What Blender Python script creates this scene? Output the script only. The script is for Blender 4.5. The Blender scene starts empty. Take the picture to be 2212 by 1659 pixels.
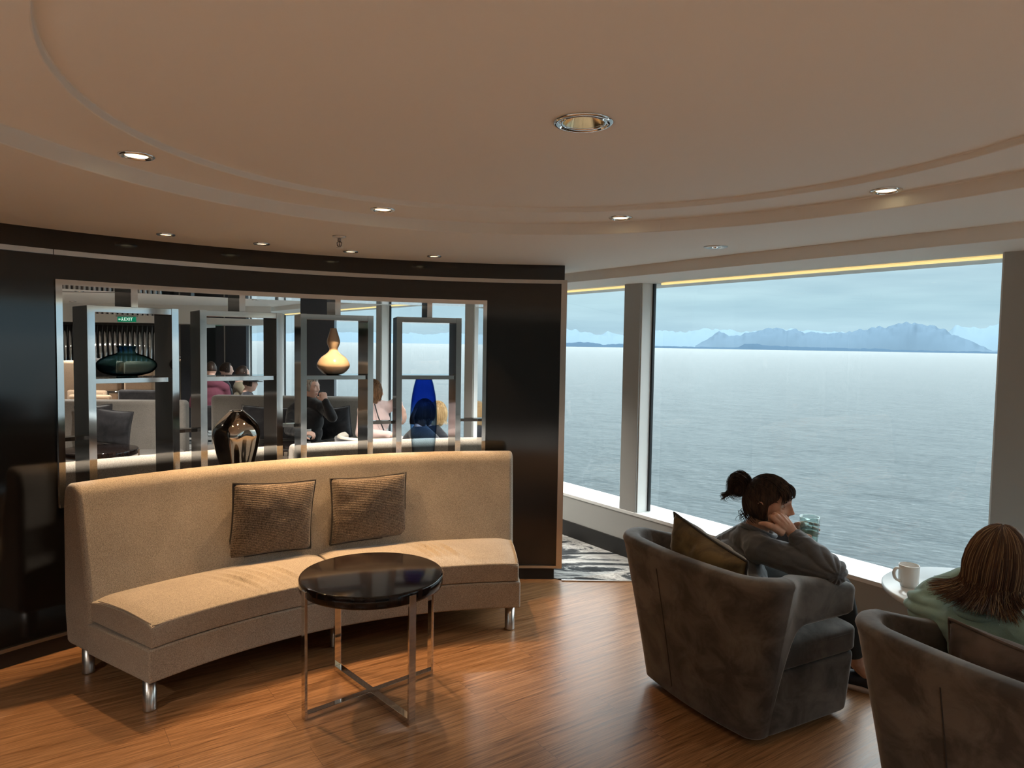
import bpy, bmesh, math, random
import numpy as np
from mathutils import Vector, Matrix, noise

SC = bpy.context.scene
COL = SC.collection
PI = math.pi

# ------------------------------------------------------------------ camera
FPX, PITCH, ROLL, HC = 1530.0, math.radians(3.22), 0.0160, 1.6
_fw = np.array([0, math.cos(PITCH), -math.sin(PITCH)])
_r0 = np.array([1.0, 0, 0]); _u0 = np.cross(_r0, _fw)
_R = math.cos(ROLL)*_r0+math.sin(ROLL)*_u0
_U = -math.sin(ROLL)*_r0+math.cos(ROLL)*_u0
EYE = np.array([0, 0, HC])
cam = bpy.data.cameras.new('camera'); camo = bpy.data.objects.new('camera', cam)
COL.objects.link(camo)
cam.sensor_width = 36; cam.lens = 36*FPX/2212; cam.clip_start = 0.05; cam.clip_end = 120000
camo.matrix_world = Matrix(((_R[0], _U[0], -_fw[0], 0), (_R[1], _U[1], -_fw[1], 0), (_R[2], _U[2], -_fw[2], HC), (0, 0, 0, 1)))
SC.camera = camo

# ------------------------------------------------------------------ exposure, sky
SC.view_settings.view_transform = 'Standard'
SC.view_settings.look = 'None'
SC.view_settings.gamma = 1
SC.view_settings.use_curve_mapping = False
SC.view_settings.exposure = 0.0
SC.cycles.use_denoising = True
SC.cycles.adaptive_threshold = 0.018
SC.cycles.max_bounces = 10
SC.cycles.diffuse_bounces = 6
SC.cycles.glossy_bounces = 5
SC.cycles.transparent_max_bounces = 16
SC.cycles.transmission_bounces = 6
SC.cycles.caustics_reflective = False
SC.cycles.caustics_refractive = False
SC.cycles.sample_clamp_indirect = 6.0

W = bpy.data.worlds.new('overcast'); SC.world = W; W.use_nodes = True
nt = W.node_tree; nt.nodes.clear()
def wn(t, **k):
    n = nt.nodes.new(t)
    for a, b in k.items(): setattr(n, a, b)
    return n
out = wn('ShaderNodeOutputWorld'); bg = wn('ShaderNodeBackground'); tc = wn('ShaderNodeTexCoord')
sep = wn('ShaderNodeSeparateXYZ'); nt.links.new(tc.outputs['Generated'], sep.inputs[0])
ramp = wn('ShaderNodeValToRGB'); e = ramp.color_ramp.elements
e[0].position = 0.0; e[0].color = (0.50, 0.70, 0.82, 1)
e[1].position = 0.17; e[1].color = (0.76, 0.91, 0.97, 1)
e2 = ramp.color_ramp.elements.new(0.06); e2.color = (0.50, 0.71, 0.80, 1)
e4 = ramp.color_ramp.elements.new(0.115); e4.color = (0.58, 0.77, 0.85, 1)
e3 = ramp.color_ramp.elements.new(0.5); e3.color = (0.95, 1.0, 1.0, 1)
nt.links.new(sep.outputs[2], ramp.inputs[0])
mp = wn('ShaderNodeMapping'); mp.inputs['Scale'].default_value = (1.6, 1.6, 13)
nt.links.new(tc.outputs['Generated'], mp.inputs[0])
ns = wn('ShaderNodeTexNoise'); ns.inputs['Scale'].default_value = 2.6; ns.inputs['Detail'].default_value = 5; ns.inputs['Roughness'].default_value = 0.5
nt.links.new(mp.outputs[0], ns.inputs[0])
r2 = wn('ShaderNodeValToRGB'); r2.color_ramp.elements[0].position = 0.3; r2.color_ramp.elements[0].color = (0.80, 0.84, 0.87, 1)
r2.color_ramp.elements[1].position = 0.72; r2.color_ramp.elements[1].color = (1.13, 1.11, 1.08, 1)
nt.links.new(ns.outputs[0], r2.inputs[0])
mx = wn('ShaderNodeMix', data_type='RGBA', blend_type='MULTIPLY'); mx.inputs[0].default_value = 1
nt.links.new(ramp.outputs[0], mx.inputs[6]); nt.links.new(r2.outputs[0], mx.inputs[7])
nt.links.new(mx.outputs[2], bg.inputs[0])
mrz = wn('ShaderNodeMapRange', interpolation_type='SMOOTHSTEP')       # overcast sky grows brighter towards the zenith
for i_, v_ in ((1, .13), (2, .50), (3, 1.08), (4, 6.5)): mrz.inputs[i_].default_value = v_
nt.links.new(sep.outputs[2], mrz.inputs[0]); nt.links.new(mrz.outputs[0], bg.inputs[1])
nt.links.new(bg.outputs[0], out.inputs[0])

# ------------------------------------------------------------------ picture -> place (used to read real positions on known planes)
def _ray(px, py): return _fw*FPX+_R*(px-1106)-_U*(py-829.5)
def PZ(px, py, z):
    d = _ray(px, py); t = (z-HC)/d[2]; return Vector(EYE+t*d)
def PP(px, py, q, n):
    d = _ray(px, py); n = np.array(n, float); t = np.dot(np.array(q)-EYE, n)/np.dot(d, n); return Vector(EYE+t*d)
def PY(px, py, y):
    d = _ray(px, py); return Vector(EYE+d*(y/d[1]))

# ------------------------------------------------------------------ materials
def mat(name, color=(.8, .8, .8), rough=.5, metal=0.0, spec=.5, coat=0.0, coat_rough=.1, sheen=0.0, emit=None, estr=0, alpha=None):
    m = bpy.data.materials.new(name); m.use_nodes = True
    b = m.node_tree.nodes['Principled BSDF']
    b.inputs['Base Color'].default_value = (*color, 1); b.inputs['Roughness'].default_value = rough
    b.inputs['Metallic'].default_value = metal; b.inputs['Specular IOR Level'].default_value = spec
    b.inputs['Coat Weight'].default_value = coat; b.inputs['Coat Roughness'].default_value = coat_rough
    b.inputs['Sheen Weight'].default_value = sheen
    if emit:
        b.inputs['Emission Color'].default_value = (*emit, 1); b.inputs['Emission Strength'].default_value = estr
    return m
def N(m, t, **k):
    n = m.node_tree.nodes.new(t)
    for a, b in k.items(): setattr(n, a, b)
    return n
def L(m, a, b): m.node_tree.links.new(a, b)
def BS(m): return m.node_tree.nodes['Principled BSDF']
def coords(m, scale=(1, 1, 1), rot=(0, 0, 0), loc=(0, 0, 0)):
    t = N(m, 'ShaderNodeTexCoord'); p = N(m, 'ShaderNodeMapping')
    p.inputs['Scale'].default_value = scale; p.inputs['Rotation'].default_value = rot; p.inputs['Location'].default_value = loc
    L(m, t.outputs['Object'], p.inputs[0]); return p.outputs[0]
def noise_tex(m, vec, scale, detail=3, rough=.5, dist=0):
    n = N(m, 'ShaderNodeTexNoise'); n.inputs['Scale'].default_value = scale; n.inputs['Detail'].default_value = detail
    n.inputs['Roughness'].default_value = rough; n.inputs['Distortion'].default_value = dist
    if vec is not None: L(m, vec, n.inputs[0])
    return n.outputs[0]
def cramp(m, fac, stops, interp='LINEAR'):
    r = N(m, 'ShaderNodeValToRGB'); r.color_ramp.interpolation = interp
    while len(r.color_ramp.elements) < len(stops): r.color_ramp.elements.new(.5)
    for el, (p, c) in zip(r.color_ramp.elements, stops): el.position = p; el.color = (*c, 1)
    L(m, fac, r.inputs[0]); return r.outputs[0]
def bump(m, h, strength=.3, dist=.002, normal=None):
    b = N(m, 'ShaderNodeBump'); b.inputs['Strength'].default_value = strength; b.inputs['Distance'].default_value = dist
    L(m, h, b.inputs['Height'])
    if normal: L(m, normal, b.inputs['Normal'])
    L(m, b.outputs[0], BS(m).inputs['Normal']); return b.outputs[0]
def mixc(m, f, a, b, blend='MIX'):
    x = N(m, 'ShaderNodeMix', data_type='RGBA', blend_type=blend)
    for s, v in ((0, f), (6, a), (7, b)):
        if isinstance(v, (int, float)): x.inputs[s].default_value = v
        elif isinstance(v, tuple): x.inputs[s].default_value = (*v, 1)
        else: L(m, v, x.inputs[s])
    return x.outputs[2]
def math_n(m, op, a, b=0.0):
    x = N(m, 'ShaderNodeMath', operation=op)
    for i, v in enumerate((a, b)):
        if isinstance(v, (int, float)): x.inputs[i].default_value = v
        else: L(m, v, x.inputs[i])
    return x.outputs[0]

def fabric(name, c1, c2, scale=260, stretch=(1, 1, 2.2), bmp=.5, rough=.9, sheen=.2, big=.12):
    m = mat(name, c1, rough, sheen=sheen, spec=.2)
    a = noise_tex(m, coords(m, stretch), scale, 2, .6)
    b = noise_tex(m, coords(m, (stretch[2], stretch[2], stretch[0])), scale*.8, 2, .6)
    s = math_n(m, 'MULTIPLY', math_n(m, 'ADD', a, b), .5)
    col = cramp(m, s, [(.38, c2), (.62, c1)])
    bigs = noise_tex(m, coords(m), 6, 3)
    col = mixc(m, big, col, cramp(m, bigs, [(.35, tuple(v*.6 for v in c1)), (.65, tuple(min(1, v*1.25) for v in c1))]))
    L(m, col, BS(m).inputs['Base Color']); bump(m, s, bmp, .0015)
    return m

def velvet(name, c1, c2, sheen=.35):
    m = mat(name, c1, .75, sheen=sheen, spec=.25)
    BS(m).inputs['Sheen Roughness'].default_value = .35
    a = noise_tex(m, coords(m), 7, 6, .62, .6)
    L(m, cramp(m, a, [(.38, c2), (.62, c1)]), BS(m).inputs['Base Color'])
    bump(m, noise_tex(m, coords(m), 45, 4), .12, .003)
    return m

M = {}
M['paint'] = mat('ceiling_paint', (.83, .82, .785), .75, spec=.2)
bump(M['paint'], noise_tex(M['paint'], coords(M['paint']), 350, 2), .05, .0006)
M['white'] = mat('white_lacquer', (.74, .75, .74), .35)
M['greywall'] = mat('grey_laminate', (.36, .365, .35), .5)
M['black'] = mat('black_lacquer', (.006, .0055, .0055), .09, spec=.5); BS(M['black']).inputs['IOR'].default_value = 1.62
m = M['black']; bump(m, noise_tex(m, coords(m), 2.2, 2), .03, .01)
M['plinth'] = mat('dark_plinth', (.012, .011, .010), .45)
M['frameblack'] = mat('window_gasket', (.012, .015, .018), .4)
M['chrome'] = mat('polished_steel', (.70, .70, .70), .06, 1.0)
M['steel'] = mat('satin_steel', (.62, .58, .54), .22, 1.0)
m = M['steel']; bump(m, noise_tex(m, coords(m, (1, 1, 60)), 20, 2), .04, .001)
M['darkchrome'] = mat('smoked_steel', (.30, .27, .25), .07, 1.0)
M['brushed'] = mat('brushed_steel', (.58, .56, .54), .28, 1.0)
M['gold'] = mat('gold_led', (1, .8, .3), .4, emit=(1, .78, .33), estr=.9)
M['bulb'] = mat('lamp_glow', (1, .9, .7), .4, emit=(1, .82, .48), estr=3.2)
M['reflector'] = mat('lamp_reflector', (.85, .66, .40), .18, 1.0)
M['sofa'] = fabric('sofa_fabric', (.50, .43, .35), (.17, .145, .118), 250, bmp=.7)
M['pillow'] = fabric('pillow_weave', (.30, .235, .18), (.06, .045, .035), 120, (1, 1, 2.6), 1.0)
m = M['pillow']; w_ = N(m, 'ShaderNodeTexWave', bands_direction='Z'); w_.inputs['Scale'].default_value = 34; w_.inputs['Distortion'].default_value = 2.2; w_.inputs['Detail'].default_value = 2; w_.inputs['Detail Scale'].default_value = 9; L(m, coords(m), w_.inputs[0])
prev = BS(m).inputs['Base Color'].links[0].from_socket; L(m, mixc(m, .75, prev, cramp(m, w_.outputs['Fac'], [(.1, (.22, .20, .18)), (.7, (1, 1, 1))]), 'MULTIPLY'), BS(m).inputs['Base Color']); bump(m, w_.outputs['Fac'], .6, .002)
M['piping'] = mat('pillow_piping', (.055, .045, .038), .8)
M['velvet'] = velvet('taupe_velvet', (.135, .118, .105), (.055, .047, .042), .45)
M['velvet2'] = velvet('bronze_velvet', (.17, .125, .06), (.06, .045, .028), .8)
M['seam'] = mat('dark_seam', (.03, .026, .024), .9)
M['tabletop'] = mat('dark_lacquer_top', (.018, .011, .010), .10, spec=.25)
m = M['tabletop']; L(m, cramp(m, noise_tex(m, coords(m, (1, 12, 1)), 6, 4), [(.4, (.006, .004, .004)), (.65, (.022, .012, .009))]), BS(m).inputs['Base Color'])
M['whitetop'] = mat('white_table_top', (.78, .80, .80), .22)
M['ceramic'] = mat('white_ceramic', (.82, .82, .80), .18)
M['cream'] = mat('cream_glaze', (.62, .51, .38), .12, coat=.5)
M['mirrorvase'] = mat('mirror_vase', (.60, .53, .46), .04, 1.0)

# wood floor, boards laid square to the window wall
WA = math.radians(35)
m = mat('oak_planks', (.3, .15, .07), .34, spec=.45); M['floor'] = m
v = coords(m, (1, 1, 1), (0, 0, -WA), (0.3, .07, 0))
def brick(mm, w, h, c1, c2, mort, msize):
    b = N(mm, 'ShaderNodeTexBrick'); b.inputs['Scale'].default_value = 1; b.inputs['Brick Width'].default_value = w
    b.inputs['Row Height'].default_value = h; b.inputs['Mortar Size'].default_value = msize; b.inputs['Mortar Smooth'].default_value = .3
    b.inputs['Color1'].default_value = (*c1, 1); b.inputs['Color2'].default_value = (*c2, 1); b.inputs['Mortar'].default_value = (*mort, 1)
    b.offset = .37; b.offset_frequency = 2; L(mm, v, b.inputs[0]); return b
b1 = brick(m, 1.22, .152, (.0, .0, .0), (1, 1, 1), (.5, .5, .5), .0)
br = brick(m, 1.22, .152, (1, 1, 1), (.90, .90, .90), (.45, .42, .42), .0010)
off = N(m, 'ShaderNodeVectorMath', operation='MULTIPLY_ADD')
L(m, b1.outputs[0], off.inputs[0]); off.inputs[1].default_value = (3.1, 7.3, 5.1); L(m, v, off.inputs[2])
g1 = N(m, 'ShaderNodeMapping'); g1.inputs['Scale'].default_value = (.9, 24, 1); L(m, off.outputs[0], g1.inputs[0])
g = noise_tex(m, g1.outputs[0], 2.2, 6, .60, .5)
g2 = N(m, 'ShaderNodeMapping'); g2.inputs['Scale'].default_value = (4, 130, 1); L(m, off.outputs[0], g2.inputs[0])
gf = noise_tex(m, g2.outputs[0], 2.0, 3, .6)
gs = math_n(m, 'ADD', math_n(m, 'MULTIPLY', g, .52), math_n(m, 'MULTIPLY', gf, .48))
wc = cramp(m, gs, [(.36, (.10, .043, .016)), (.46, (.22, .105, .043)), (.56, (.33, .17, .078)), (.68, (.43, .24, .12))])
wc = mixc(m, 1.0, wc, br.outputs[0], 'MULTIPLY')
L(m, wc, BS(m).inputs['Base Color'])
rr = math_n(m, 'ADD', math_n(m, 'MULTIPLY', gf, .18), .24); L(m, rr, BS(m).inputs['Roughness'])
bump(m, math_n(m, 'ADD', math_n(m, 'MULTIPLY', gf, .3), math_n(m, 'MULTIPLY', br.outputs[0], .25)), .25, .0012)

m = mat('marbled_carpet', (.3, .3, .3), .95, spec=.1); M['carpet'] = m
v2 = coords(m, (1.0, 3.4, 1), (0, 0, math.radians(38)))
a = noise_tex(m, v2, 1.25, 9, .68, 1.1)
L(m, cramp(m, a, [(.40, (.03, .033, .036)), (.47, (.075, .082, .09)), (.50, (.55, .55, .53)), (.535, (.26, .25, .25)), (.56, (.62, .62, .60)), (.66, (.07, .07, .075))]), BS(m).inputs['Base Color'])
bump(m, noise_tex(m, coords(m), 260, 2), .6, .003)

# clear glass: straight-through with a fresnel mirror on top
def glass(name, tint=(.94, .97, .97), refl=1.0, rough=0.0, grad=None, body=None, bodyf=.3):
    m = bpy.data.materials.new(name); m.use_nodes = True; nd = m.node_tree.nodes; nd.clear()
    o = N(m, 'ShaderNodeOutputMaterial'); t = N(m, 'ShaderNodeBsdfTransparent'); g = N(m, 'ShaderNodeBsdfGlossy')
    f = N(m, 'ShaderNodeLayerWeight'); f.inputs[0].default_value = .5; x = N(m, 'ShaderNodeMixShader')
    fr_ = math_n(m, 'ADD', math_n(m, 'MULTIPLY', math_n(m, 'POWER', f.outputs['Facing'], 5.0), .9), .045)
    t.inputs[0].default_value = (*tint, 1); g.inputs['Roughness'].default_value = rough
    L(m, math_n(m, 'MULTIPLY', fr_, refl), x.inputs[0])
    if body:
        d_ = N(m, 'ShaderNodeBsdfDiffuse'); d_.inputs[0].default_value = (*body, 1); x2 = N(m, 'ShaderNodeMixShader'); x2.inputs[0].default_value = bodyf
        L(m, t.outputs[0], x2.inputs[1]); L(m, d_.outputs[0], x2.inputs[2]); L(m, x2.outputs[0], x.inputs[1])
    else: L(m, t.outputs[0], x.inputs[1]); L(m, g.outputs[0], x.inputs[2])
    if grad:
        tcn = N(m, 'ShaderNodeTexCoord'); sp = N(m, 'ShaderNodeSeparateXYZ'); L(m, tcn.outputs['Object'], sp.inputs[0])
        z0, z1 = grad[0]; mr = N(m, 'ShaderNodeMapRange'); mr.inputs[1].default_value = z0; mr.inputs[2].default_value = z1
        L(m, sp.outputs[2], mr.inputs[0]); L(m, cramp(m, mr.outputs[0], grad[1]), t.inputs[0])
    L(m, x.outputs[0], o.inputs[0]); return m
M['pane'] = glass('window_glass', (.95, .985, .985), 1.0)
M['blueglass'] = glass('blue_glass', grad=((0.03, .45), [(0, (.90, .95, .96)), (.40, (.80, .90, .98)), (.8, (.52, .68, .92)), (1, (.30, .44, .80))]), refl=1.4, body=(.02, .10, .45), bodyf=.015)
M['tealglass'] = glass('teal_glass', grad=((0.0, .17), [(0, (.80, .87, .88)), (.55, (.74, .84, .88)), (.75, (.50, .70, .86)), (1, (.35, .58, .82))]), refl=2.6, body=(.02, .075, .11), bodyf=.11)
M['greenglass'] = glass('green_tumbler', (.90, .97, .955), 1.5, .02)

# ------------------------------------------------------------------ mesh helpers
def link(name, verts, faces, m, parent=None, smooth=True, bev=0, bseg=3, local=False, sub=0, autosm=None):
    me = bpy.data.meshes.new(name)
    vs = [Vector(v) for v in verts]
    if parent is not None and not local:
        inv = Matrix(parent.get('_inv')) if False else INV.get(parent.name)
        if inv is not None: vs = [inv @ v for v in vs]
    me.from_pydata([tuple(v) for v in vs], [], faces); me.update()
    bm = bmesh.new(); bm.from_mesh(me); bmesh.ops.recalc_face_normals(bm, faces=bm.faces); bm.to_mesh(me); bm.free()
    ms = m if isinstance(m, (list, tuple)) else [m]
    for q in ms: me.materials.append(q)
    o = bpy.data.objects.new(name, me); COL.objects.link(o)
    if parent is not None: o.parent = parent
    if smooth: me.shade_smooth()
    if bev:
        b = o.modifiers.new('bevel', 'BEVEL'); b.width = bev; b.segments = bseg; b.limit_method = 'ANGLE'; b.angle_limit = math.radians(35)
        b.harden_normals = False
    if sub:
        s = o.modifiers.new('sub', 'SUBSURF'); s.levels = sub; s.render_levels = sub
    if smooth and (bev or autosm):
        try:
            me.set_sharp_from_angle(angle=math.radians(autosm or 50))
        except Exception: pass
    return o
INV = {}
def tag(o, label=None, cat=None, group=None, kind=None):
    if label: o['label'] = label
    if cat: o['category'] = cat
    if group: o['group'] = group
    if kind: o['kind'] = kind
    return o
def empty(name, loc=(0, 0, 0), rz=0, label=None, cat=None, group=None):
    o = bpy.data.objects.new(name, None); COL.objects.link(o); o.location = loc; o.rotation_euler = (0, 0, rz)
    o.empty_display_size = .1
    INV[o.name] = (Matrix.Translation(Vector(loc)) @ Matrix.Rotation(rz, 4, 'Z')).inverted()
    return tag(o, label, cat, group)
def reg(o):
    "let a mesh part act as a parent for sub-parts given in world coordinates"
    INV[o.name] = INV.get(o.parent.name, Matrix.Identity(4)) if o.parent else Matrix.Identity(4); return o

def box(x0, x1, y0, y1, z0, z1):
    v = [(x, y, z) for x in (x0, x1) for y in (y0, y1) for z in (z0, z1)]
    return v, [(0, 1, 3, 2), (4, 6, 7, 5), (0, 4, 5, 1), (2, 3, 7, 6), (0, 2, 6, 4), (1, 5, 7, 3)]
class MB:
    def __init__(s): s.v = []; s.f = []
    def add(s, vf, mtx=None):
        k = len(s.v); v, f = vf
        s.v += [tuple(mtx @ Vector(q)) if mtx is not None else tuple(q) for q in v]
        s.f += [tuple(i+k for i in q) for q in f]; return s
    def build(s, name, m, parent=None, **k): return link(name, s.v, s.f, m, parent, **k)
def obox(c, ax, ay, az, hx, hy, hz):
    "box about c with unit axes and half sizes"
    c, ax, ay, az = map(Vector, (c, ax, ay, az))
    v = [c+ax*(hx*i)+ay*(hy*j)+az*(hz*k) for i in (-1, 1) for j in (-1, 1) for k in (-1, 1)]
    return v, [(0, 1, 3, 2), (4, 6, 7, 5), (0, 4, 5, 1), (2, 3, 7, 6), (0, 2, 6, 4), (1, 5, 7, 3)]
def prism(poly, z0, z1):
    n = len(poly); v = [(x, y, z0) for x, y in poly]+[(x, y, z1) for x, y in poly]
    return v, [tuple(range(n))[::-1], tuple(range(n, 2*n))]+[(i, (i+1) % n, n+(i+1) % n, n+i) for i in range(n)]
def grid_faces(nu, nv, close_u=False, close_v=False):
    f = []
    for i in range(nu if close_u else nu-1):
        for j in range(nv if close_v else nv-1):
            a = i*nv+j; b = ((i+1) % nu)*nv+j; c = ((i+1) % nu)*nv+(j+1) % nv; d = i*nv+(j+1) % nv
            f.append((a, b, c, d))
    return f
def sweep_arc(prof, c, a0, a1, n, dz=None):
    "closed profile [(r,z)] swept about c from angle a0 to a1 (degrees), with end caps"
    k = len(prof); v = []
    for i in range(n+1):
        a = math.radians(a0+(a1-a0)*i/n)
        for j, (r, z) in enumerate(prof):
            if dz: r, z = dz(a, j, r, z)
            v.append((c[0]+r*math.cos(a), c[1]+r*math.sin(a), z))
    f = grid_faces(n+1, k, False, True)
    f += [tuple(range(k))[::-1], tuple(range(n*k, n*k+k))]
    return v, f
def lathe(prof, n=48, c=(0, 0, 0), fn=None):
    v = []; c = Vector(c)
    for i in range(n):
        a = 2*PI*i/n
        for j, (r, z) in enumerate(prof):
            rr = r*(fn(a, z) if fn else 1)
            v.append((c.x+rr*math.cos(a), c.y+rr*math.sin(a), c.z+z))
    f = grid_faces(n, len(prof), True, False)
    k = len(prof)
    if prof[0][0] > 1e-6: f.append(tuple(i*k for i in range(n)))
    if prof[-1][0] > 1e-6: f.append(tuple(i*k+k-1 for i in range(n))[::-1])
    return v, f
def lathe_open(prof, n=48, c=(0, 0, 0), fn=None):
    v, f = lathe(prof, n, c, fn); return v, f[:n*(len(prof)-1)]
def tube(pts, rad, seg=10, caps=True, flat=None):
    pts = [Vector(p) for p in pts]; n = len(pts); v = []
    rad = rad if hasattr(rad, '__len__') else [rad]*n
    up = Vector((0, 0, 1)); t0 = (pts[1]-pts[0]).normalized()
    if abs(t0.dot(up)) > .95: up = Vector((1, 0, 0))
    nrm = (up-t0*up.dot(t0)).normalized()
    for i in range(n):
        t = (pts[min(i+1, n-1)]-pts[max(i-1, 0)]).normalized()
        nrm = (nrm-t*nrm.dot(t)).normalized(); bn = t.cross(nrm)
        for j in range(seg):
            a = 2*PI*j/seg
            v.append(tuple(pts[i]+nrm*(math.cos(a)*rad[i])+bn*(math.sin(a)*rad[i]*(flat or 1))))
    f = grid_faces(n, seg, False, True)
    if caps: f += [tuple(range(seg))[::-1], tuple(range((n-1)*seg, n*seg))]
    return v, f
def smooth_path(pts, k=8):
    P_ = [Vector(p) for p in pts]; out_ = []
    Q = [P_[0]*2-P_[1]]+P_+[P_[-1]*2-P_[-2]]
    for i in range(1, len(Q)-2):
        for s in range(k):
            t = s/k; a, b, c, d = Q[i-1], Q[i], Q[i+1], Q[i+2]
            out_.append(.5*((2*b)+(c-a)*t+(2*a-5*b+4*c-d)*t*t+(3*b-a-3*c+d)*t**3))
    out_.append(P_[-1]); return out_
def ellipsoid(c, r, n=20, rot=None):
    v = []; f = []; c = Vector(c); m_ = n//2
    for i in range(m_+1):
        th = PI*i/m_
        for j in range(n):
            a = 2*PI*j/n
            p = Vector((r[0]*math.sin(th)*math.cos(a), r[1]*math.sin(th)*math.sin(a), r[2]*math.cos(th)))
            if rot is not None: p = rot @ p
            v.append(tuple(c+p))
    return v, grid_faces(m_+1, n, False, True)
def copy_tree(o, parent=None):
    c = o.copy(); COL.objects.link(c); c.parent = parent
    for ch in list(o.children): copy_tree(ch, c)
    return c
def struct(o): o['kind'] = 'structure'; return o
# ================================================================== THE SETTING
WN = Vector((math.cos(WA), math.sin(WA), 0)); WD = Vector((math.sin(WA), -math.cos(WA), 0))   # window wall normal and run
WC = 3.756
def WP(s, c=WC, z=0.0): return WN*c+WD*s+Vector((0, 0, z))
def wbox(s0, s1, c0, c1, z0, z1):
    v = [WP(s, c, z) for s in (s0, s1) for c in (c0, c1) for z in (z0, z1)]
    return v, [(0, 1, 3, 2), (4, 6, 7, 5), (0, 4, 5, 1), (2, 3, 7, 6), (0, 2, 6, 4), (1, 5, 7, 3)]
S0, S1 = -17.0, 9.0
ZL, ZM, ZU, ZS = 2.13, 2.185, 2.208, 2.062      # ceiling levels and window soffit
XL, YB, YF = -9.0, -5.5, 15.0

# room outline (floor): left, back, window wall, far
def clip(poly, n, c):
    out_ = []
    for i in range(len(poly)):
        a, b = poly[i], poly[(i+1) % len(poly)]
        da, db = n.x*a[0]+n.y*a[1]-c, n.x*b[0]+n.y*b[1]-c
        if da <= 0: out_.append(a)
        if da*db < 0:
            t = da/(da-db); out_.append((a[0]+(b[0]-a[0])*t, a[1]+(b[1]-a[1])*t))
    return out_
RECT = [(XL, YB), (12, YB), (12, YF), (XL, YF)]
floor_poly = clip(RECT, WN, WC+.3)
struct(link('floor', *prism(floor_poly, -.05, 0), M['floor'], smooth=False))
cp = clip([(.375, 4.735), (4, 4.735), (4, YF-.3), (XL+.2, YF-.3), (XL+.2, 5.6), (-2.2, 5.6), (.0, 4.95)], WN, WC-.013)
tag(link('carpet', *prism(cp, .0005, .006), M['carpet'], smooth=False), 'black, grey and white marbled carpet beyond the dark partition', 'carpet')
cp2 = clip([(XL+.05, YB+.05), (9.15, YB+.05), (9.15, -.5), (.6, -1.2), (-1.6, -.9), (-3.4, .9), (-4.2, 1.9), (XL+.05, 1.9)], WN, WC-.013)
tag(link('carpet', *prism(cp2, .0005, .006), M['carpet'], smooth=False), 'marbled grey carpet of the lounge behind the photographer', 'carpet')
cs = MB(); cs.add(obox(((.375+.80)/2+.1, 4.728, .004), (1, 0, 0), (0, 1, 0), (0, 0, 1), .33, .006, .004))
struct(cs.build('trim_1', M['brushed'], smooth=False))

# --- ceiling: three levels stepping up in ellipses
def ell_pt(p, a, grow=0):
    c_, s_ = math.cos(p[4]), math.sin(p[4]); u = (p[2]+grow)*math.cos(a); w = (p[3]+grow)*math.sin(a)
    return Vector((p[0]+u*c_-w*s_, p[1]+u*s_+w*c_, 0))
E1 = (.235, 1.487, 1.618, 2.021, .33); E2 = (.164, 1.934, 1.199, 1.325, .906)
NE = 160
def ray_poly(o, d, poly):
    best = 1e9
    for i in range(len(poly)):
        ax, ay = poly[i]; bx, by = poly[(i+1) % len(poly)]
        ex, ey = bx-ax, by-ay; den = d.x*ey-d.y*ex
        if abs(den) < 1e-9: continue
        t = ((ax-o.x)*ey-(ay-o.y)*ex)/den; u = ((ax-o.x)*d.y-(ay-o.y)*d.x)/den
        if t > 0 and -1e-6 <= u <= 1+1e-6: best = min(best, t)
    return o+d*best
ceil_poly = clip(RECT, WN, 3.36)
v = []; rings = []
cen1 = Vector((E1[0], E1[1], 0)); cen2 = Vector((E2[0], E2[1], 0))
LC = Vector((.183, 1.971, 0)); LR = .062
# columns at equal directions seen from the ellipse centre, plus the corners of the outline
angs = sorted([2*PI*i/NE for i in range(NE)]+[math.atan2(y-cen1.y, x-cen1.x) % (2*PI) for x, y in ceil_poly])
def ell_dir(p, a):      # boundary point of ellipse p in world direction a
    d = Vector((math.cos(a-p[4]), math.sin(a-p[4]))); t = 1/math.hypot(d.x/p[2], d.y/p[3])
    return Vector((p[0]+t*math.cos(a), p[1]+t*math.sin(a), 0))
for a in angs:
    d = Vector((math.cos(a), math.sin(a), 0))
    po = ray_poly(cen1, d, ceil_poly); p1 = ell_dir(E1, a)
    b = math.atan2(p1.y-cen2.y, p1.x-cen2.x); p2 = ell_dir(E2, b)
    h = LC+Vector((math.cos(b), math.sin(b), 0))*LR
    col = [(po.x, po.y, ZL), (p1.x, p1.y, ZL), (p1.x, p1.y, ZM), (p2.x, p2.y, ZM), (p2.x, p2.y, ZU), (h.x, h.y, ZU)]
    v += col
f = grid_faces(len(angs), 6, True, False)
co = struct(link('ceiling', v, f, M['paint'], smooth=False))
md = co.modifiers.new('bevel', 'BEVEL'); md.width = .004; md.segments = 2; md.angle_limit = math.radians(60)
# window soffit with its riser, and the roof slab above everything
sf = MB(); sf.add(wbox(S0, S1, 3.36, 4.2, ZS, 2.135)); struct(sf.build('trim_2', M['paint'], smooth=False, bev=.003))
struct(link('wall_roof', *prism(clip(RECT, WN, 4.2), 2.32, 2.4), M['paint'], smooth=False))

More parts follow.
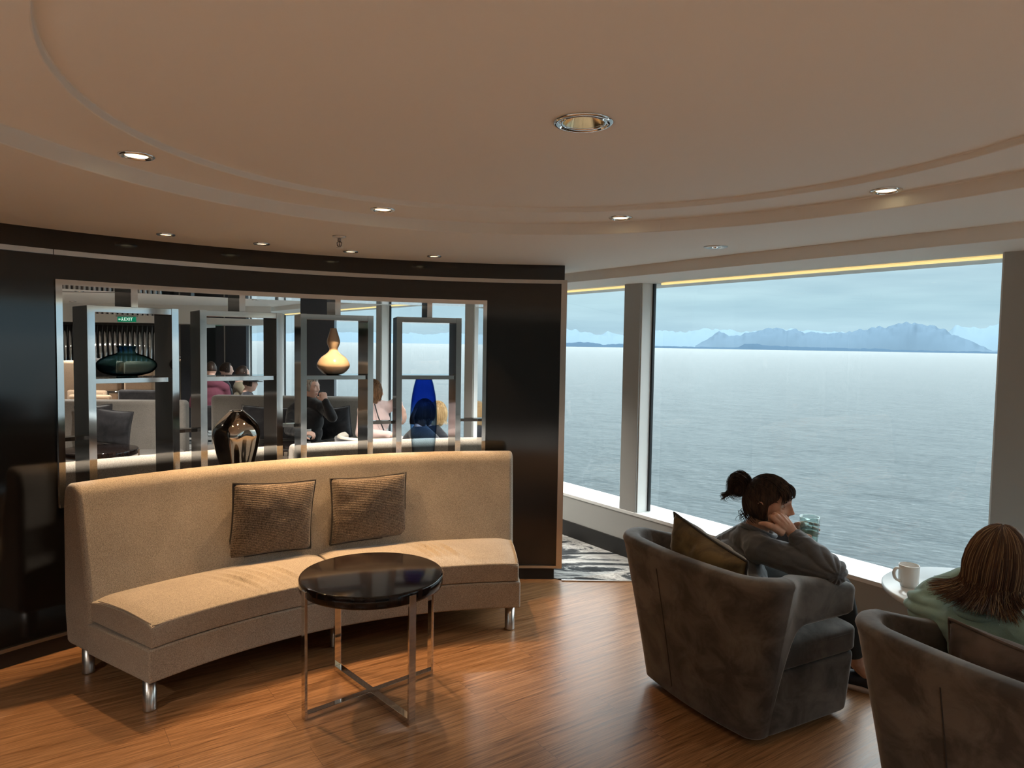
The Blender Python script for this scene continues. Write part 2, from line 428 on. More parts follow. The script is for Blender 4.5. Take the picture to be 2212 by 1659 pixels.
# --- window wall
spans = []   # (s0, s1) openings
ops = [(-16.7, -14.9), (-14.74, -12.7), (-12.54, -10.5), (-10.34, -8.40), (-8.26, -6.22), (-6.06, -3.91), (-3.74, -1.41), (-.62, 1.55), (1.8, 4.0), (4.25, 6.5), (6.75, 8.8)]
wl = MB()
wl.add(wbox(S0, S1, WC, WC+.28, -.05, .335))                       # parapet under the glass
struct(wl.build('wall_right', M['greywall'], smooth=False))
sill = MB(); sill.add(wbox(S0, S1, WC-.006, WC+.30, .335, .36)); struct(sill.build('trim_3', M['white'], smooth=False, bev=.003))
bb = MB(); bb.add(wbox(S0, S1, WC-.012, WC, 0, .132)); struct(bb.build('baseboard_right', M['plinth'], smooth=False))
edges = [S0]+[q for o_ in ops for q in o_]+[S1]
k = 1
for i in range(0, len(edges), 2):
    a, b = edges[i], edges[i+1]
    pm = MB(); pm.add(wbox(a, b, WC, WC+.145, .36, ZS+.01))
    o = struct(pm.build('wall_post_%d' % k if False else 'trim_%d' % (k+3), M['greywall'], smooth=False, bev=.004)); k += 1
for i, (a, b) in enumerate(ops):
    g0 = WC+.115; fr = MB()
    fr.add(wbox(a, a+.010, WC+.012, g0, .36, ZS)); fr.add(wbox(b-.010, b, WC+.012, g0, .36, ZS))
    fo = struct(fr.build('window_%d' % (i+1), M['white'], smooth=False, bev=.002)); reg(fo)
    gk = MB(); gk.add(wbox(a, a+.026, g0, g0+.02, .362, ZS)); gk.add(wbox(b-.012, b, g0, g0+.02, .362, ZS)); gk.build('gasket', M['frameblack'], fo, smooth=False)
    lp = MB(); lp.add(wbox(a+.12, b-.012, g0-.03, g0-.012, ZS-.016, ZS-.004)); lp.build('light_strip', M['gold'], fo, smooth=False)
    gv = [WP(a+.01, g0+.01, .36), WP(b-.01, g0+.01, .36), WP(b-.01, g0+.01, ZS), WP(a+.01, g0+.01, ZS)]
    link('pane', gv, [(0, 1, 2, 3)], M['pane'], fo, smooth=False)
# sky portals on the window openings guide the renderer's daylight sampling
for (a, b) in ((-8.4+.38, -3.91), (-3.66, -1.41), (-.62, 4.0), (4.25, 8.8)):
    ld = bpy.data.lights.new('window_portal', 'AREA'); ld.shape = 'RECTANGLE'; ld.size = b-a; ld.size_y = ZS-.36
    ld.cycles.is_portal = True
    lo = bpy.data.objects.new('window_portal', ld); COL.objects.link(lo)
    z_ = WN.copy(); x_ = WD; y_ = z_.cross(x_)
    mtx = Matrix(((x_.x, y_.x, z_.x, 0), (x_.y, y_.y, z_.y, 0), (x_.z, y_.z, z_.z, 0), (0, 0, 0, 1)))
    lo.matrix_world = Matrix.Translation(WP((a+b)/2, WC+.2, (ZS+.36)/2)) @ mtx
# --- other walls
struct(link('wall_left', *box(XL-.1, XL, YB, YF, 0, 2.4), M['greywall'], smooth=False))
struct(link('wall_back', *box(XL, 9.2, YB-.1, YB, 0, 2.4), M['greywall'], smooth=False))
struct(link('wall_front', *box(XL, -6.2, YF, YF+.1, 0, 2.4), M['plinth'], smooth=False))

# ================================================================== CURVED PARTITION
CC = (.28, 1.48); RW = 3.27; TH = .30
A_R, A_L, N_R, N_L = 88.64, 190.0, 98.0, 141.25
NT, NB = 1.885, .74
def rect_arc(r0, r1, z0, z1, a0, a1, n): return sweep_arc([(r0, z0), (r1, z0), (r1, z1), (r0, z1)], CC, a0, a1, n)
pt = MB()
pt.add(rect_arc(RW, RW+TH, .09, 2.005, A_R+.6, N_R, 8))
pt.add(rect_arc(RW, RW+TH, .09, 2.005, N_L, A_L, 30))
pt.add(rect_arc(RW, RW+TH, NT, 2.005, N_R, N_L, 40))
pt.add(rect_arc(RW, RW+TH, .09, NB, N_R, N_L, 40))
pt.add(rect_arc(RW+.015, RW+TH-.015, 2.03, ZL, A_R+.3, A_L, 70))
part = struct(pt.build('wall_partition', M['black'], smooth=False, autosm=30)); reg(part)
part.data.shade_smooth(); part.data.set_sharp_from_angle(angle=math.radians(30))
def arcpart(name, m, args, parent=part):
    q = MB()
    for a_ in args: q.add(rect_arc(*a_))
    o = q.build(name, m, parent); o.data.set_sharp_from_angle(angle=math.radians(30)); return o
arcpart('metal_strip', M['steel'], [(RW-.012, RW+TH+.012, 2.005, 2.03, A_R, N_L+.1, 60)])
arcpart('metal_strip', M['steel'], [(RW-.012, RW+TH+.012, 2.005, 2.03, N_L+.16, A_L, 40)])
arcpart('metal_strip', M['steel'], [(RW-.012, RW+TH+.012, .082, .10, A_R+.7, A_L, 70)])
arcpart('edge_strip', M['steel'], [(RW-.014, RW+TH+.012, .082, 2.005, A_R, A_R+.68, 1)])
arcpart('plinth', M['plinth'], [(RW+.012, RW+TH-.012, 0, .085, A_R+.9, A_L, 70)])
arcpart('opening_frame', M['chrome'], [(RW-.010, RW+TH+.01, NB, NT, N_L-.5, N_L+.02, 1), (RW-.010, RW+TH+.01, NB, NT, N_R-.02, N_R+.42, 1),
        (RW-.010, RW+TH+.01, NT-.026, NT+.001, N_R, N_L, 40), (RW-.012, RW+TH+.01, NB-.001, NB+.018, N_R, N_L, 40)])

# --- four metal display frames standing in the opening
def frame(a_l, a_r, side_l=None, shelf=True):
    def q(a, r): a = math.radians(a); return Vector((CC[0]+r*math.cos(a), CC[1]+r*math.sin(a), 0))
    pl, pr = q(a_l, RW+.002), q(a_r, RW+.002); ct = (pl+pr)/2; t = (pr-pl).normalized(); n = Vector((-t.y, t.x, 0))
    if n.dot(ct-Vector((CC[0], CC[1], 0))) < 0: n = -n
    w = (pr-pl).length; d = TH-.02; root = empty('display_frame', (ct.x, ct.y, NB+.018))
    c = ct+n*(d/2); up = Vector((0, 0, 1)); T = .034; zt = 1.765; z0 = NB+.018
    for s in (-1, 1):
        MB().add(obox(c+t*(s*(w/2-T/2))+up*((zt+z0)/2), t, n, up, T/2, d/2, (zt-z0)/2)).build('post', M['black'], root, smooth=False, bev=.0015); po_ = reg(root.children[-1])
        MB().add(obox(ct+n*(-.001)+t*(s*(w/2-T/2))+up*((zt+z0)/2), t, n, up, T/2+.0006, .003, (zt-z0)/2+.0005)).build('metal_edge', M['chrome'], po_, smooth=False)
    MB().add(obox(c+up*(zt-T/2), t, n, up, w/2-T, d/2, T/2)).build('top_rail', M['chrome'], root, smooth=False, bev=.0015)
    if shelf: MB().add(obox(c+up*1.372, t, n, up, w/2-T, d/2-.03, .013)).build('shelf', M['chrome'], root, smooth=False, bev=.001)
    hc_ = MB(); hc_.add(obox(c+up*((zt+NT-.026)/2), t, n, up, .016, d/2, (NT-.026-zt)/2)); hg = reg(hc_.build('hanger', M['black'], root, smooth=False, bev=.001))
    MB().add(obox(ct+n*(-.001)+up*((zt+NT-.026)/2), t, n, up, .0165, .003, (NT-.026-zt)/2)).build('metal_edge', M['chrome'], hg, smooth=False)
    return root, ct, t, n, w
FR = []
for (al, ar), lb in zip(((138.76, 130.91), (128.89, 120.77), (118.83, 110.98), (108.33, 100.92)),
        ('polished metal display frame holding the flat blue vase, leftmost in the opening',
         'polished metal display frame behind the silvery vase, its shelf empty',
         'polished metal display frame holding the cream gourd vase',
         'polished metal display frame around the tall blue vase, rightmost in the opening')):
    r_ = frame(al, ar); FR.append(r_); tag(r_[0], lb, 'display frame', 'display frames in the partition opening')
def bar(a0, a1, z, label):
    q = MB(); q.add(rect_arc(RW+.10, RW+.16, z-.010, z+.010, a1, a0, 2))
    tag(q.build('connecting_bar', M['darkchrome'], smooth=False), label, 'connecting bar', 'short bars between the display frames')
bar(140.75, 138.6, 1.07, 'short dark bar joining the leftmost display frame to the opening edge')
bar(131.05, 128.75, 1.07, 'short dark bar between the flat blue vase frame and the empty shelf frame')
bar(120.9, 118.7, 1.07, 'short dark bar between the empty shelf frame and the gourd vase frame')
bar(111.1, 108.2, 1.07, 'short dark bar between the gourd vase frame and the tall blue vase frame')
bar(101.0, 98.4, 1.08, 'short dark bar joining the rightmost display frame to the opening edge')

# ================================================================== CEILING LIGHTS
def spot(loc, power, angle, blend, color, size=.03, parent=None):
    ld = bpy.data.lights.new('lamp_light', 'SPOT'); ld.energy = power; ld.spot_size = math.radians(angle); ld.spot_blend = blend
    ld.color = color; ld.shadow_soft_size = size
    lo = bpy.data.objects.new('lamp_light', ld); COL.objects.link(lo)
    if parent is not None: lo.parent = parent; lo.location = (0, 0, -.02)
    else: lo.location = loc
    return lo
WARM = (1.0, .63, .32); ROOM = (1.0, .93, .83)
def downlight(x, y, z, r, label, power=0, color=(1.0, .63, .32), angle=80, blend=.5, group=None, lit=True, name='downlight', glow=.62):
    root = empty(name, (x, y, z), 0, label, 'ceiling light', group)
    v, f = lathe_open([(r, 0), (r, -.003), (r*.93, -.006), (r*.80, -.006), (r*.74, -.001), (r*.74, .0)], 32); link('trim_ring', v, f, M['chrome'], root, local=True)
    v, f = lathe_open([(r*.76, -.0012), (r*glow, -.0015)], 32); link('reflector', v, f, M['reflector'] if lit else M['brushed'], root, local=True)
    v, f = lathe([(0.0001, -.0035), (r*glow*.6, -.003), (r*glow, -.0012)], 32); link('lamp', v, f[:32*2], M['bulb'] if lit else M['ceramic'], root, local=True)
    if power: spot(None, power, angle, blend, color, r*.5, root)
    return root
G1 = 'small recessed lights above the curved sofa'
SOFA_P = 80
for (px, py), lb in zip(((358, 506), (565, 526), (757, 543), (938, 553)),
    ('small lit recessed ceiling light above the left end of the sofa', 'small lit recessed ceiling light left of the sprinkler',
     'small lit recessed ceiling light just under the sprinkler', 'small lit recessed ceiling light above the right end of the sofa')):
    p = PZ(px, py, ZL); downlight(p.x, p.y, ZL, .045, lb, SOFA_P, WARM, 84, .35, G1)
G2 = 'recessed lights around the stepped ceiling ring'
for (px, py), lb in zip(((295, 336), (827, 452), (1341, 470), (1914, 411)),
    ('lit recessed ceiling light in the stepped ring, nearest the left side of the photo', 'lit recessed ceiling light in the stepped ring in front of the display opening',
     'lit recessed ceiling light in the stepped ring, left of the unlit round fixture', 'lit recessed ceiling light in the stepped ring, above the large window')):
    p = PZ(px, py, ZM); downlight(p.x, p.y, ZM, .055, lb, 6, WARM, 54, .3, G2)
# middle lamp: a deep golden reflector sunk in the upper ceiling
root = empty('downlight', (LC.x, LC.y, ZU), 0, 'large recessed ceiling light with deep golden reflector in middle of upper ceiling', 'ceiling light')
v, f = lathe_open([(.082, 0), (.082, -.004), (.076, -.006), (.070, -.006), (.066, -.001), (.064, -.001), (.062, -.005), (.056, -.004), (.0555, .0)], 40); link('trim_ring', v, f, M['chrome'], root, local=True)
v, f = lathe_open([(.056, -.001), (.050, .016), (.040, .042), (.036, .052)], 40); link('reflector', v, f, M['reflector'], root, local=True)
v, f = lathe([(.0001, .050), (.037, .051)], 32); link('lamp', v, f[:32], mat('lamp_soft_glow', (1, .9, .7), .5, emit=(1, .84, .5), estr=3), root, local=True)
lo = spot(None, 12, 110, .7, WARM, .03, root); lo.location = (0, 0, -.012)
v, f = lathe([(.0001, -.0012), (.009, -.001), (.009, 0)], 16); rd = link('sticker', v, f, mat('red_sticker', (.22, .02, .03), .6), None, local=True)
p = PZ(1221, 278, ZU); rd.location = (p.x, p.y, ZU); tag(rd, 'small dark red dot sticker beside the large middle ceiling light', 'sticker')
# unlit round fixture
p = PZ(1546, 533, ZL); sp_ = empty('ceiling_fixture', (p.x, p.y, ZL), 0, 'unlit silver round ceiling fixture near the windows', 'ceiling fixture')
v, f = lathe_open([(.062, 0), (.062, -.003), (.055, -.007), (.046, -.006), (.040, -.001)], 36); link('trim_ring', v, f, M['brushed'], sp_, local=True)
v, f = lathe([(.0001, -.011), (.018, -.010), (.022, -.003), (.042, -.002)], 32); link('cover', v, f[:96], M['chrome'], sp_, local=True)
# sprinkler
p = PZ(733, 510, ZL); sk = empty('sprinkler', (p.x, p.y, ZL), 0, 'silver fire sprinkler head hanging from the ceiling above the partition', 'sprinkler')
v, f = lathe([(.034, 0), (.032, -.006), (.016, -.010), (.012, -.012)], 24); link('escutcheon', v, f, M['brushed'], sk, local=True)
q = MB(); q.add(tube([(0, 0, -.01), (0, 0, -.026)], .009, 12))
for s in (-1, 1): q.add(tube([(0, 0, -.024), (s*.012, 0, -.034), (s*.009, 0, -.048), (0, 0, -.056)], .003, 6))
q.add(tube([(0, 0, -.026), (0, 0, -.05)], .0025, 6))
q.build('nozzle', M['darkchrome'], sk, local=True)
v, f = lathe([(.0001, -.060), (.016, -.059), (.016, -.056), (.0001, -.056)], 16); link('deflector', v, f, M['brushed'], sk, local=True)

# unseen fill lamps added behind the photographer; out-of-frame ceiling lights beyond the partition
for i, (x, y) in enumerate([(-.9, -.4), (1.1, -.5), (-2.6, .6), (-2.5, -2.2), (.2, -2.6), (2.9, -2.6), (-4.6, -.6), (-4.4, 2.4), (-6.5, 1.2), (-5.5, -3.5)]):
    root = downlight(x, y, ZL if math.hypot(x-.2, y-1.5) > 2.1 else (ZU if math.hypot(x-.2, y-1.9) < 1.2 else ZL), .055,
        'unseen fill lamp added in the ceiling behind the photographer', 195, ROOM, 130, .8, 'added fill lamps behind the photographer')
for i, (x, y) in enumerate([(-2.75, 4.3), (-2.1, 5.0), (-1.3, 5.35), (-.45, 5.75), (-3.4, 6.2), (-5.0, 8.2), (-3.4, 9.4), (-6.2, 6.0), (-6.5, 10.5), (-4.2, 12.2)]):
    downlight(x, y, ZL, .05, 'lit recessed ceiling light in the lounge beyond the partition', 150, ROOM, 120, .6, 'ceiling lights beyond the partition')
# ================================================================== CURVED SOFA
SCn = (.24, 1.77)
def sp(a, r, z=0): a = math.radians(a); return Vector((SCn[0]+r*math.cos(a), SCn[1]+r*math.sin(a), z))
sofa = empty('curved_sofa', tuple(sp(121, 2.45)), 0, 'curved beige fabric sofa on steel legs in front of the dark partition', 'sofa')
AL, AR, AM = 146.9, 94.8, 121.2
v, f = sweep_arc([(2.088, .140), (2.60, .140), (2.60, .287), (2.088, .287)], SCn, AR, AL, 70)
link('base', v, f, M['sofa'], sofa, bev=.009)
def back_prof():
    pr = [(2.585, .142), (2.575, .30), (2.60, .50), (2.645, .74), (2.667, .845)]
    for i in range(7):
        a = PI-(PI*i/6); pr.append((2.735+.066*math.cos(a), .868+.052*math.sin(a)))
    pr += [(2.812, .80), (2.815, .30), (2.80, .16), (2.785, .142)]
    return pr
v, f = sweep_arc(back_prof(), SCn, AR+.05, AL, 70)
bk = link('backrest', v, f, M['sofa'], sofa, bev=.03, bseg=4); bk.data.set_sharp_from_angle(angle=math.radians(80))
wr = random.Random(4)
def cushion(a0, a1, folds):
    pr = [(2.089, .290), (2.62, .296), (2.62, .392)]+[(2.62-(.535)*i/14, .396) for i in range(1, 14)]+[(2.085, .392)]
    def dz(a, j, r, z):
        if z > .39:
            t = (r-2.085)/.5; z += .022*max(0, math.sin(PI*min(1, max(0, t))))**.7
            ad = math.degrees(a); e = min(abs(ad-a0), abs(ad-a1)); z -= .014*math.exp(-(e/1.1)**2)
            for (fa, w, amp, rc, rw) in folds:
                ang = fa+(r-2.3)*7
                z += amp*math.exp(-((ad-ang)/w)**2)*math.exp(-((r-rc)/rw)**2)
        return r, z
    v, f = sweep_arc(pr, SCn, a0, a1, 150, dz); return link('seat_cushion', v, f, M['sofa'], sofa, bev=.012, bseg=3)
def mkfolds(c, n, step, rc):
    o_ = []
    for i in range(n):
        o_.append((c+i*step, .26, .012*(1 if i % 2 == 0 else .6)*wr.uniform(.7, 1.2), rc+wr.uniform(-.03, .03), .15)); o_.append((c+i*step+step*.45, .25, -.006, rc, .15))
    return o_
cL = cushion(AM+.15, AL-.3, mkfolds(127.5, 6, 1.35, 2.30)); cR = cushion(AR+.3, AM-.15, mkfolds(104.2, 4, 1.25, 2.36))
def arc_tube(r, z, a0, a1, rad, n=60): return tube([tuple(sp(a0+(a1-a0)*i/n, r, z)) for i in range(n+1)], rad, 6)
for c_, a0, a1 in ((cL, AM+.3, AL-.45), (cR, AR+.45, AM-.3)):
    reg(c_); q = MB(); q.add(arc_tube(2.090, .388, a0, a1, .0032)); q.add(tube([sp(a1 if c_ is cL else a0, 2.10+i*.048, .394+.019*math.sin(PI*i/10)*.8) for i in range(10)], .0032, 6)); q.build('seam_piping', M['sofa'], c_)
for i, (a, r) in enumerate(((AL-.95, 2.15), (AR+1.4, 2.15), (AL-1.3, 2.72), (AR+1.4, 2.74), (121.5, 2.2), (121.2, 2.72))):
    p = sp(a, r); v, f = lathe([(.027, 0), (.0285, .006), (.027, .012), (.027, .142)], 28, p); link('leg', v, f, M['brushed'], sofa)

# --- scatter cushions
def pillow(name, c00, c10, c11, c01, thick, m, mp_, label, group=None, n=26, seed=0, crease=.006, pipe=.0055):
    "c00 lower left, c10 lower right, c11 upper right, c01 upper left"
    c00, c10, c11, c01 = map(Vector, (c00, c10, c11, c01)); rd = random.Random(seed)
    nrm = (c10-c00).cross(c01-c00).normalized(); mid = (c00+c10+c11+c01)/4
    root = empty(name, tuple((c00+c10)/2), 0, label, 'cushion', group); V = []; pts = {}
    off_ = Vector((seed*3.1, 1.7, 0))
    def P0(u, w):
        su, sw = 2*u-1, 2*w-1
        p = (c00*(1-u)+c10*u)*(1-w)+(c01*(1-u)+c11*u)*w
        k = .055
        p += (mid-p)*(k*((1-su*su)*abs(sw)**3+(1-sw*sw)*abs(su)**3)); return p
    def TH_(u, w):
        su, sw = 2*u-1, 2*w-1; b = max(0, (1-su**2)*(1-sw**2))
        return thick*.5*(b**.42)
    for sgn in (1, -1):
        for i in range(n+1):
            for j in range(n+1):
                u, w = i/n, j/n; p = P0(u, w); h = TH_(u, w)
                ed = min(u, 1-u, w, 1-w); nz = noise.noise(p*9+off_)*crease*2+noise.noise(p*24+off_)*crease*(1.2 if ed < .2 else .4)
                if ed < 1e-6: nz = 0
                V.append(p+nrm*(sgn*(h+nz*min(1, ed*12))))
    k = (n+1)**2; F = []
    for s_ in range(2):
        for i in range(n):
            for j in range(n):
                a = s_*k+i*(n+1)+j; q = (a, a+n+1, a+n+2, a+1); F.append(q if s_ == 0 else q[::-1])
    me_v = V
    body = link('cover', me_v, F, m, root)
    bm = bmesh.new(); bm.from_mesh(body.data); bmesh.ops.remove_doubles(bm, verts=bm.verts, dist=1e-5); bmesh.ops.recalc_face_normals(bm, faces=bm.faces); bm.to_mesh(body.data); bm.free(); body.data.shade_smooth()
    if pipe:
        loop = [P0(i/n, 0) for i in range(n)]+[P0(1, i/n) for i in range(n)]+[P0(1-i/n, 1) for i in range(n)]+[P0(0, 1-i/n) for i in range(n+1)]
        link('piping', *tube(loop, pipe, 6), mp_, root)
    return root
def on_back(px, py, r=2.60):   # point seen at px,py on a vertical cylinder of the sofa back
    best = None
    for zz in [i*.002+.3 for i in range(400)]:
        p = PZ(px, py, zz); d = math.hypot(p.x-SCn[0], p.y-SCn[1])-r
        if best is None or abs(d) < best[0]: best = (abs(d), p)
    return best[1]
pillow('scatter_cushion', PZ(490, 1211, .425), PZ(671, 1184, .43), on_back(682, 1036, 2.60), on_back(503, 1044, 2.60), .15, M['pillow'], M['piping'],
    'brown woven scatter cushion leaning on the sofa back, left of the two', 'scatter cushions on the curved sofa', seed=1)
pillow('scatter_cushion', PZ(713, 1178, .43), PZ(880, 1158, .425), on_back(877, 1021, 2.62), on_back(713, 1034, 2.62), .15, M['pillow'], M['piping'],
    'brown woven scatter cushion leaning on the sofa back, right of the two', 'scatter cushions on the curved sofa', seed=2)

# ================================================================== ROUND SIDE TABLE
def side_table(c, R_, zt, a0, label, name='side_table', m=None, thick=.055):
    root = empty(name, (c[0], c[1], 0), 0, label, 'table'); Z = Vector((0, 0, 1))
    v, f = lathe([(.0001, zt-thick), (R_-.01, zt-thick), (R_-.003, zt-thick+.004), (R_, zt-thick+.012), (R_, zt-.006), (R_-.004, zt-.001), (R_-.010, zt), (.0001, zt)], 96)
    link('tabletop', v, f, m or M['tabletop'], root, local=True, autosm=60)
    for k in range(4):
        a = math.radians(a0+90*k); d = Vector((math.cos(a), math.sin(a), 0)); t = Vector((-d.y, d.x, 0))
        q = MB(); q.add(obox(d*(R_+.005)+Z*((zt-.012)/2), d, t, Z, .006, .0165, (zt-.012)/2)); q.build('leg', M['chrome'], root, local=True, smooth=False, bev=.001)
    for k in range(2):
        a = math.radians(a0+90*k); d = Vector((math.cos(a), math.sin(a), 0)); t = Vector((-d.y, d.x, 0))
        q = MB(); q.add(obox(Z*(.0135-k*.0006), d, t, Z, R_-.001, .0165, .013-k*.0004)); q.build('cross_bar', M['chrome'], root, local=True, smooth=False, bev=.001)
    return root
side_table((-.615, 3.13), .318, .565, -48.3, 'round side table with glossy dark top and steel cross base in front of the sofa')

# ================================================================== VASES
def fr_mid(i): return FR[i][1]+FR[i][3]*.14
def vase(name, c, prof, m, label, wall=.004, n=64, fn=None, lip=None):
    root = empty(name, (c[0], c[1], c[2]), 0, label, 'vase')
    pr = prof+[(max(.001, r-wall), z) for r, z in prof[::-1] if z > .012]+[(.001, .012)] if wall else prof
    v, f = lathe_open(pr, n, (0, 0, 0), fn); link('body', v, f, m, root, local=True)
    if lip: link('rim', *tube([(lip[0]*math.cos(2*PI*i/40), lip[0]*math.sin(2*PI*i/40), lip[1]) for i in range(41)], lip[2], 6, caps=False), lip[3], root, local=True)
    return root
def sm(prof, k=5): return [(max(.0005, p.x), p.y) for p in smooth_path([(r, z, 0) for r, z in prof], k)]
c = fr_mid(0); t0 = FR[0][2]
vase('flat_vase', tuple((c+t0*.0).xy)+(1.3855,), sm([(.001, 0), (.05, 0), (.052, .006), (.08, .012), (.125, .028), (.150, .062), (.136, .092), (.095, .116), (.058, .128), (.044, .137), (.043, .150), (.049, .168)]),
     M['tealglass'], 'squat blue-green glass vase with short neck on the leftmost frame shelf', lip=(.047, .168, .003, M['tealglass']))
c = fr_mid(2)
vase('gourd_vase', tuple(c.xy)+(1.3855,), sm([(.001, 0), (.045, .001), (.075, .015), (.100, .045), (.102, .072), (.078, .110), (.045, .135), (.030, .152), (.027, .165), (.035, .185), (.042, .210), (.036, .240), (.025, .275), (.020, .296), (.017, .299)]),
     M['cream'], 'glossy cream gourd-shaped vase on the shelf of the third display frame', wall=.004)
c = fr_mid(1)
def lobes(a, z): return 1+.06*math.cos(5*a+.6)*min(1, max(0, (.36-z)/.1))*(.4+.6*min(1, z/.15))
vase('lobed_vase', tuple(c.xy)+(NB+.018,), sm([(.001, 0), (.075, 0), (.085, .02), (.100, .10), (.122, .20), (.134, .27), (.125, .32), (.100, .355), (.070, .385), (.045, .408), (.038, .412)]),
     M['mirrorvase'], 'silvery bronze mirrored vase with lobed sides standing behind the sofa back', n=100, fn=lobes, lip=(.040, .412, .003, M['chrome']))
c = fr_mid(3)
vase('tall_vase', tuple((c+FR[3][2]*(-.015)).xy)+(NB+.018,), sm([(.001, 0), (.060, 0), (.066, .03), (.078, .15), (.087, .27), (.088, .37), (.080, .47), (.066, .55), (.053, .598)]),
     M['blueglass'], 'tall blue glass vase fading from deep to pale blue inside the rightmost frame', n=64, fn=lambda a, z: 1+.02*math.cos(6*a), lip=(.053, .598, .003, mat('blue_rim', (.01, .03, .16), .1)))

# ================================================================== ARMCHAIRS
E1c, E2c = Vector((.874, .486, 0)), Vector((-.486, .874, 0)); CH_A = math.atan2(.486, .874)
CH1 = Vector((1.090, 3.180, 0)); CH2 = CH1+Vector((.605, -1.055, 0))
def sstep(a, b, x): t = min(1, max(0, (x-a)/(b-a))); return t*t*(3-2*t)
def chair_path(n=150):
    "U-shaped plan from right arm front round the back to left arm front, unit spacing, with outward normals"
    pts = []; xf, xb, hw, rc = .245, -.32, .340, .07
    XS = [xf-(xf+.19)*i/30 for i in range(30)]+[-.19-.05*i/24 for i in range(24)]+[-.24-.015*i/4 for i in range(4)]
    pts += [Vector((x_, -hw, 0)) for x_ in XS]
    for i in range(12): a = -PI/2-PI/2*i/12; pts.append(Vector((xb+rc+rc*math.cos(a), -hw+rc+rc*math.sin(a), 0)))
    for i in range(41):
        y = -hw+rc+(2*hw-2*rc)*i/40; pts.append(Vector((xb-.02*(1-(y/(hw-rc))**2), y, 0)))
    for i in range(1, 13): a = PI-PI/2*i/12; pts.append(Vector((xb+rc+rc*math.cos(a), hw-rc+rc*math.sin(a), 0)))
    pts += [Vector((x_, hw, 0)) for x_ in XS[::-1]]
    return pts
def make_chair(label):
    root = empty('tub_armchair', tuple(CH1), CH_A, label, 'armchair', 'velvet tub armchairs facing the window')
    path = chair_path(); n = len(path); T = .085; V = []; K = None; seam = []; seamR = []
    for i, p in enumerate(path):
        tg = (path[min(i+1, n-1)]-path[max(i-1, 0)]).normalized(); nm = Vector((-tg.y, tg.x, 0))
        if nm.dot(p-Vector((0, 0, 0))) < 0: nm = -nm
        x = p.x; bw = sstep(-.10, -.30, x)                       # 0 at arm, 1 at back
        top = .605+.115*min(1, max(0, (.24-x)/.52))
        arm = sstep(-.24, .0, x)
        bot = .022 if x < -.235 else .022+.445*math.sqrt(max(0, 1-(max(0, -.04-x)/.195)**2.6))
        
        def O(z):   # outward lean grows with height, mostly at the back
            lean = (.080*bw+.055)*(max(0, z)/.72)**1.1; return p+nm*lean
        ring = []; nz = 16
        endr = sstep(.245, .20, x)*.25+.75 if x > .2 else 1
        for k in range(nz+1):
            z = bot+.02+(top-.05-bot-.02)*k/nz; q = O(z); ring.append(Vector((q.x, q.y, z)))
        for k in range(1, 10):
            a = PI*k/10; ca, sa = math.cos(a), math.sin(a); ca = math.copysign(abs(ca)**.62, ca); sa = sa**.62
            q = O(top)-nm*(T/2-T/2*ca); ring.append(Vector((q.x, q.y, top-.05+.05*sa)))
        for k in range(nz+1):
            z = top-.05-(top-.05-bot-.02)*k/nz; q = O(z)-nm*T; ring.append(Vector((q.x, q.y, z)))
        for k in range(1, 4):
            a = PI*k/4; q = O(bot)-nm*(T/2+T/2*math.cos(a)); ring.append(Vector((q.x, q.y, bot+.02-.02*math.sin(a))))
        K = len(ring); V += ring
        if i == 97: seam = [r_+nm*.0008 for r_ in ring[1:nz]]
    # round the arm ends by pulling the last rings towards their middle
    for e_, idx in ((0, (0, 1, 2)), (1, (n-1, n-2, n-3))):
        for w, i in zip((.62, .86, .96), idx):
            R0_ = V[i*K:(i+1)*K]; cz = sum(q.z for q in R0_)/K; cx = sum((q for q in R0_), Vector())/K
            for j in range(K):
                q = R0_[j]; V[i*K+j] = Vector((q.x, cx.y+(q.y-cx.y)*w, cz+(q.z-cz)*(w+(1-w)*.6)))
    F = grid_faces(n, K, False, True)+[tuple(range(K))[::-1], tuple(range((n-1)*K, n*K))]
    sh = link('shell', V, F, M['velvet'], root, local=True, autosm=75)
    sh.data.shade_smooth()
    link('seam', *tube(seam, .0022, 5), M['seam'], sh, local=True)
    # seat base and loose seat cushion
    def rr(x0, x1, y0, y1, z0, z1, e, nm_, crown=0):
        V = []; nu, nv = 96, 40; cx, cy, cz = (x0+x1)/2, (y0+y1)/2, (z0+z1)/2
        sg = lambda q, k_: math.copysign(abs(q)**k_, q)
        for i in range(nv+1):
            th = PI*i/nv
            for j in range(nu):
                a = 2*PI*j/nu; x = sg(math.sin(th), e)*sg(math.cos(a), e*.8); y = sg(math.sin(th), e)*sg(math.sin(a), e*.8); z = sg(math.cos(th), e)
                p = Vector((cx+x*(x1-x0)/2, cy+y*(y1-y0)/2, cz+z*(z1-z0)/2))
                if z > 0: p.z += crown*(1-x**4)*(1-y**4)
                if nm_ == 'seat_base' and x > 0: p.x -= .05*(1-p.z/z1)*x
                V.append(p)
        return link(nm_, V, grid_faces(nv+1, nu, False, True), M['velvet'], root, local=True)
    rr(-.235, .315, -.338, .338, .02, .290, .12, 'seat_base')
    cu = rr(-.235, .328, -.343, .343, .283, .397, .20, 'seat_cushion', .035)
    lp = [Vector((.045+.280*math.copysign(abs(math.cos(a))**.17, math.cos(a)), .341*math.copysign(abs(math.sin(a))**.17, math.sin(a)), .372)) for a in [(-2.2+4.4*i/90) for i in range(91)]]
    link('piping', *tube(lp, .0035, 6), M['velvet'], cu, local=True)
    v, f = lathe([(.0001, 0), (.20, 0), (.20, .024), (.0001, .024)], 40); link('swivel_foot', v, f, M['plinth'], root, local=True)
    return root
ch1 = make_chair('taupe velvet tub armchair in which the dark-haired person sits')
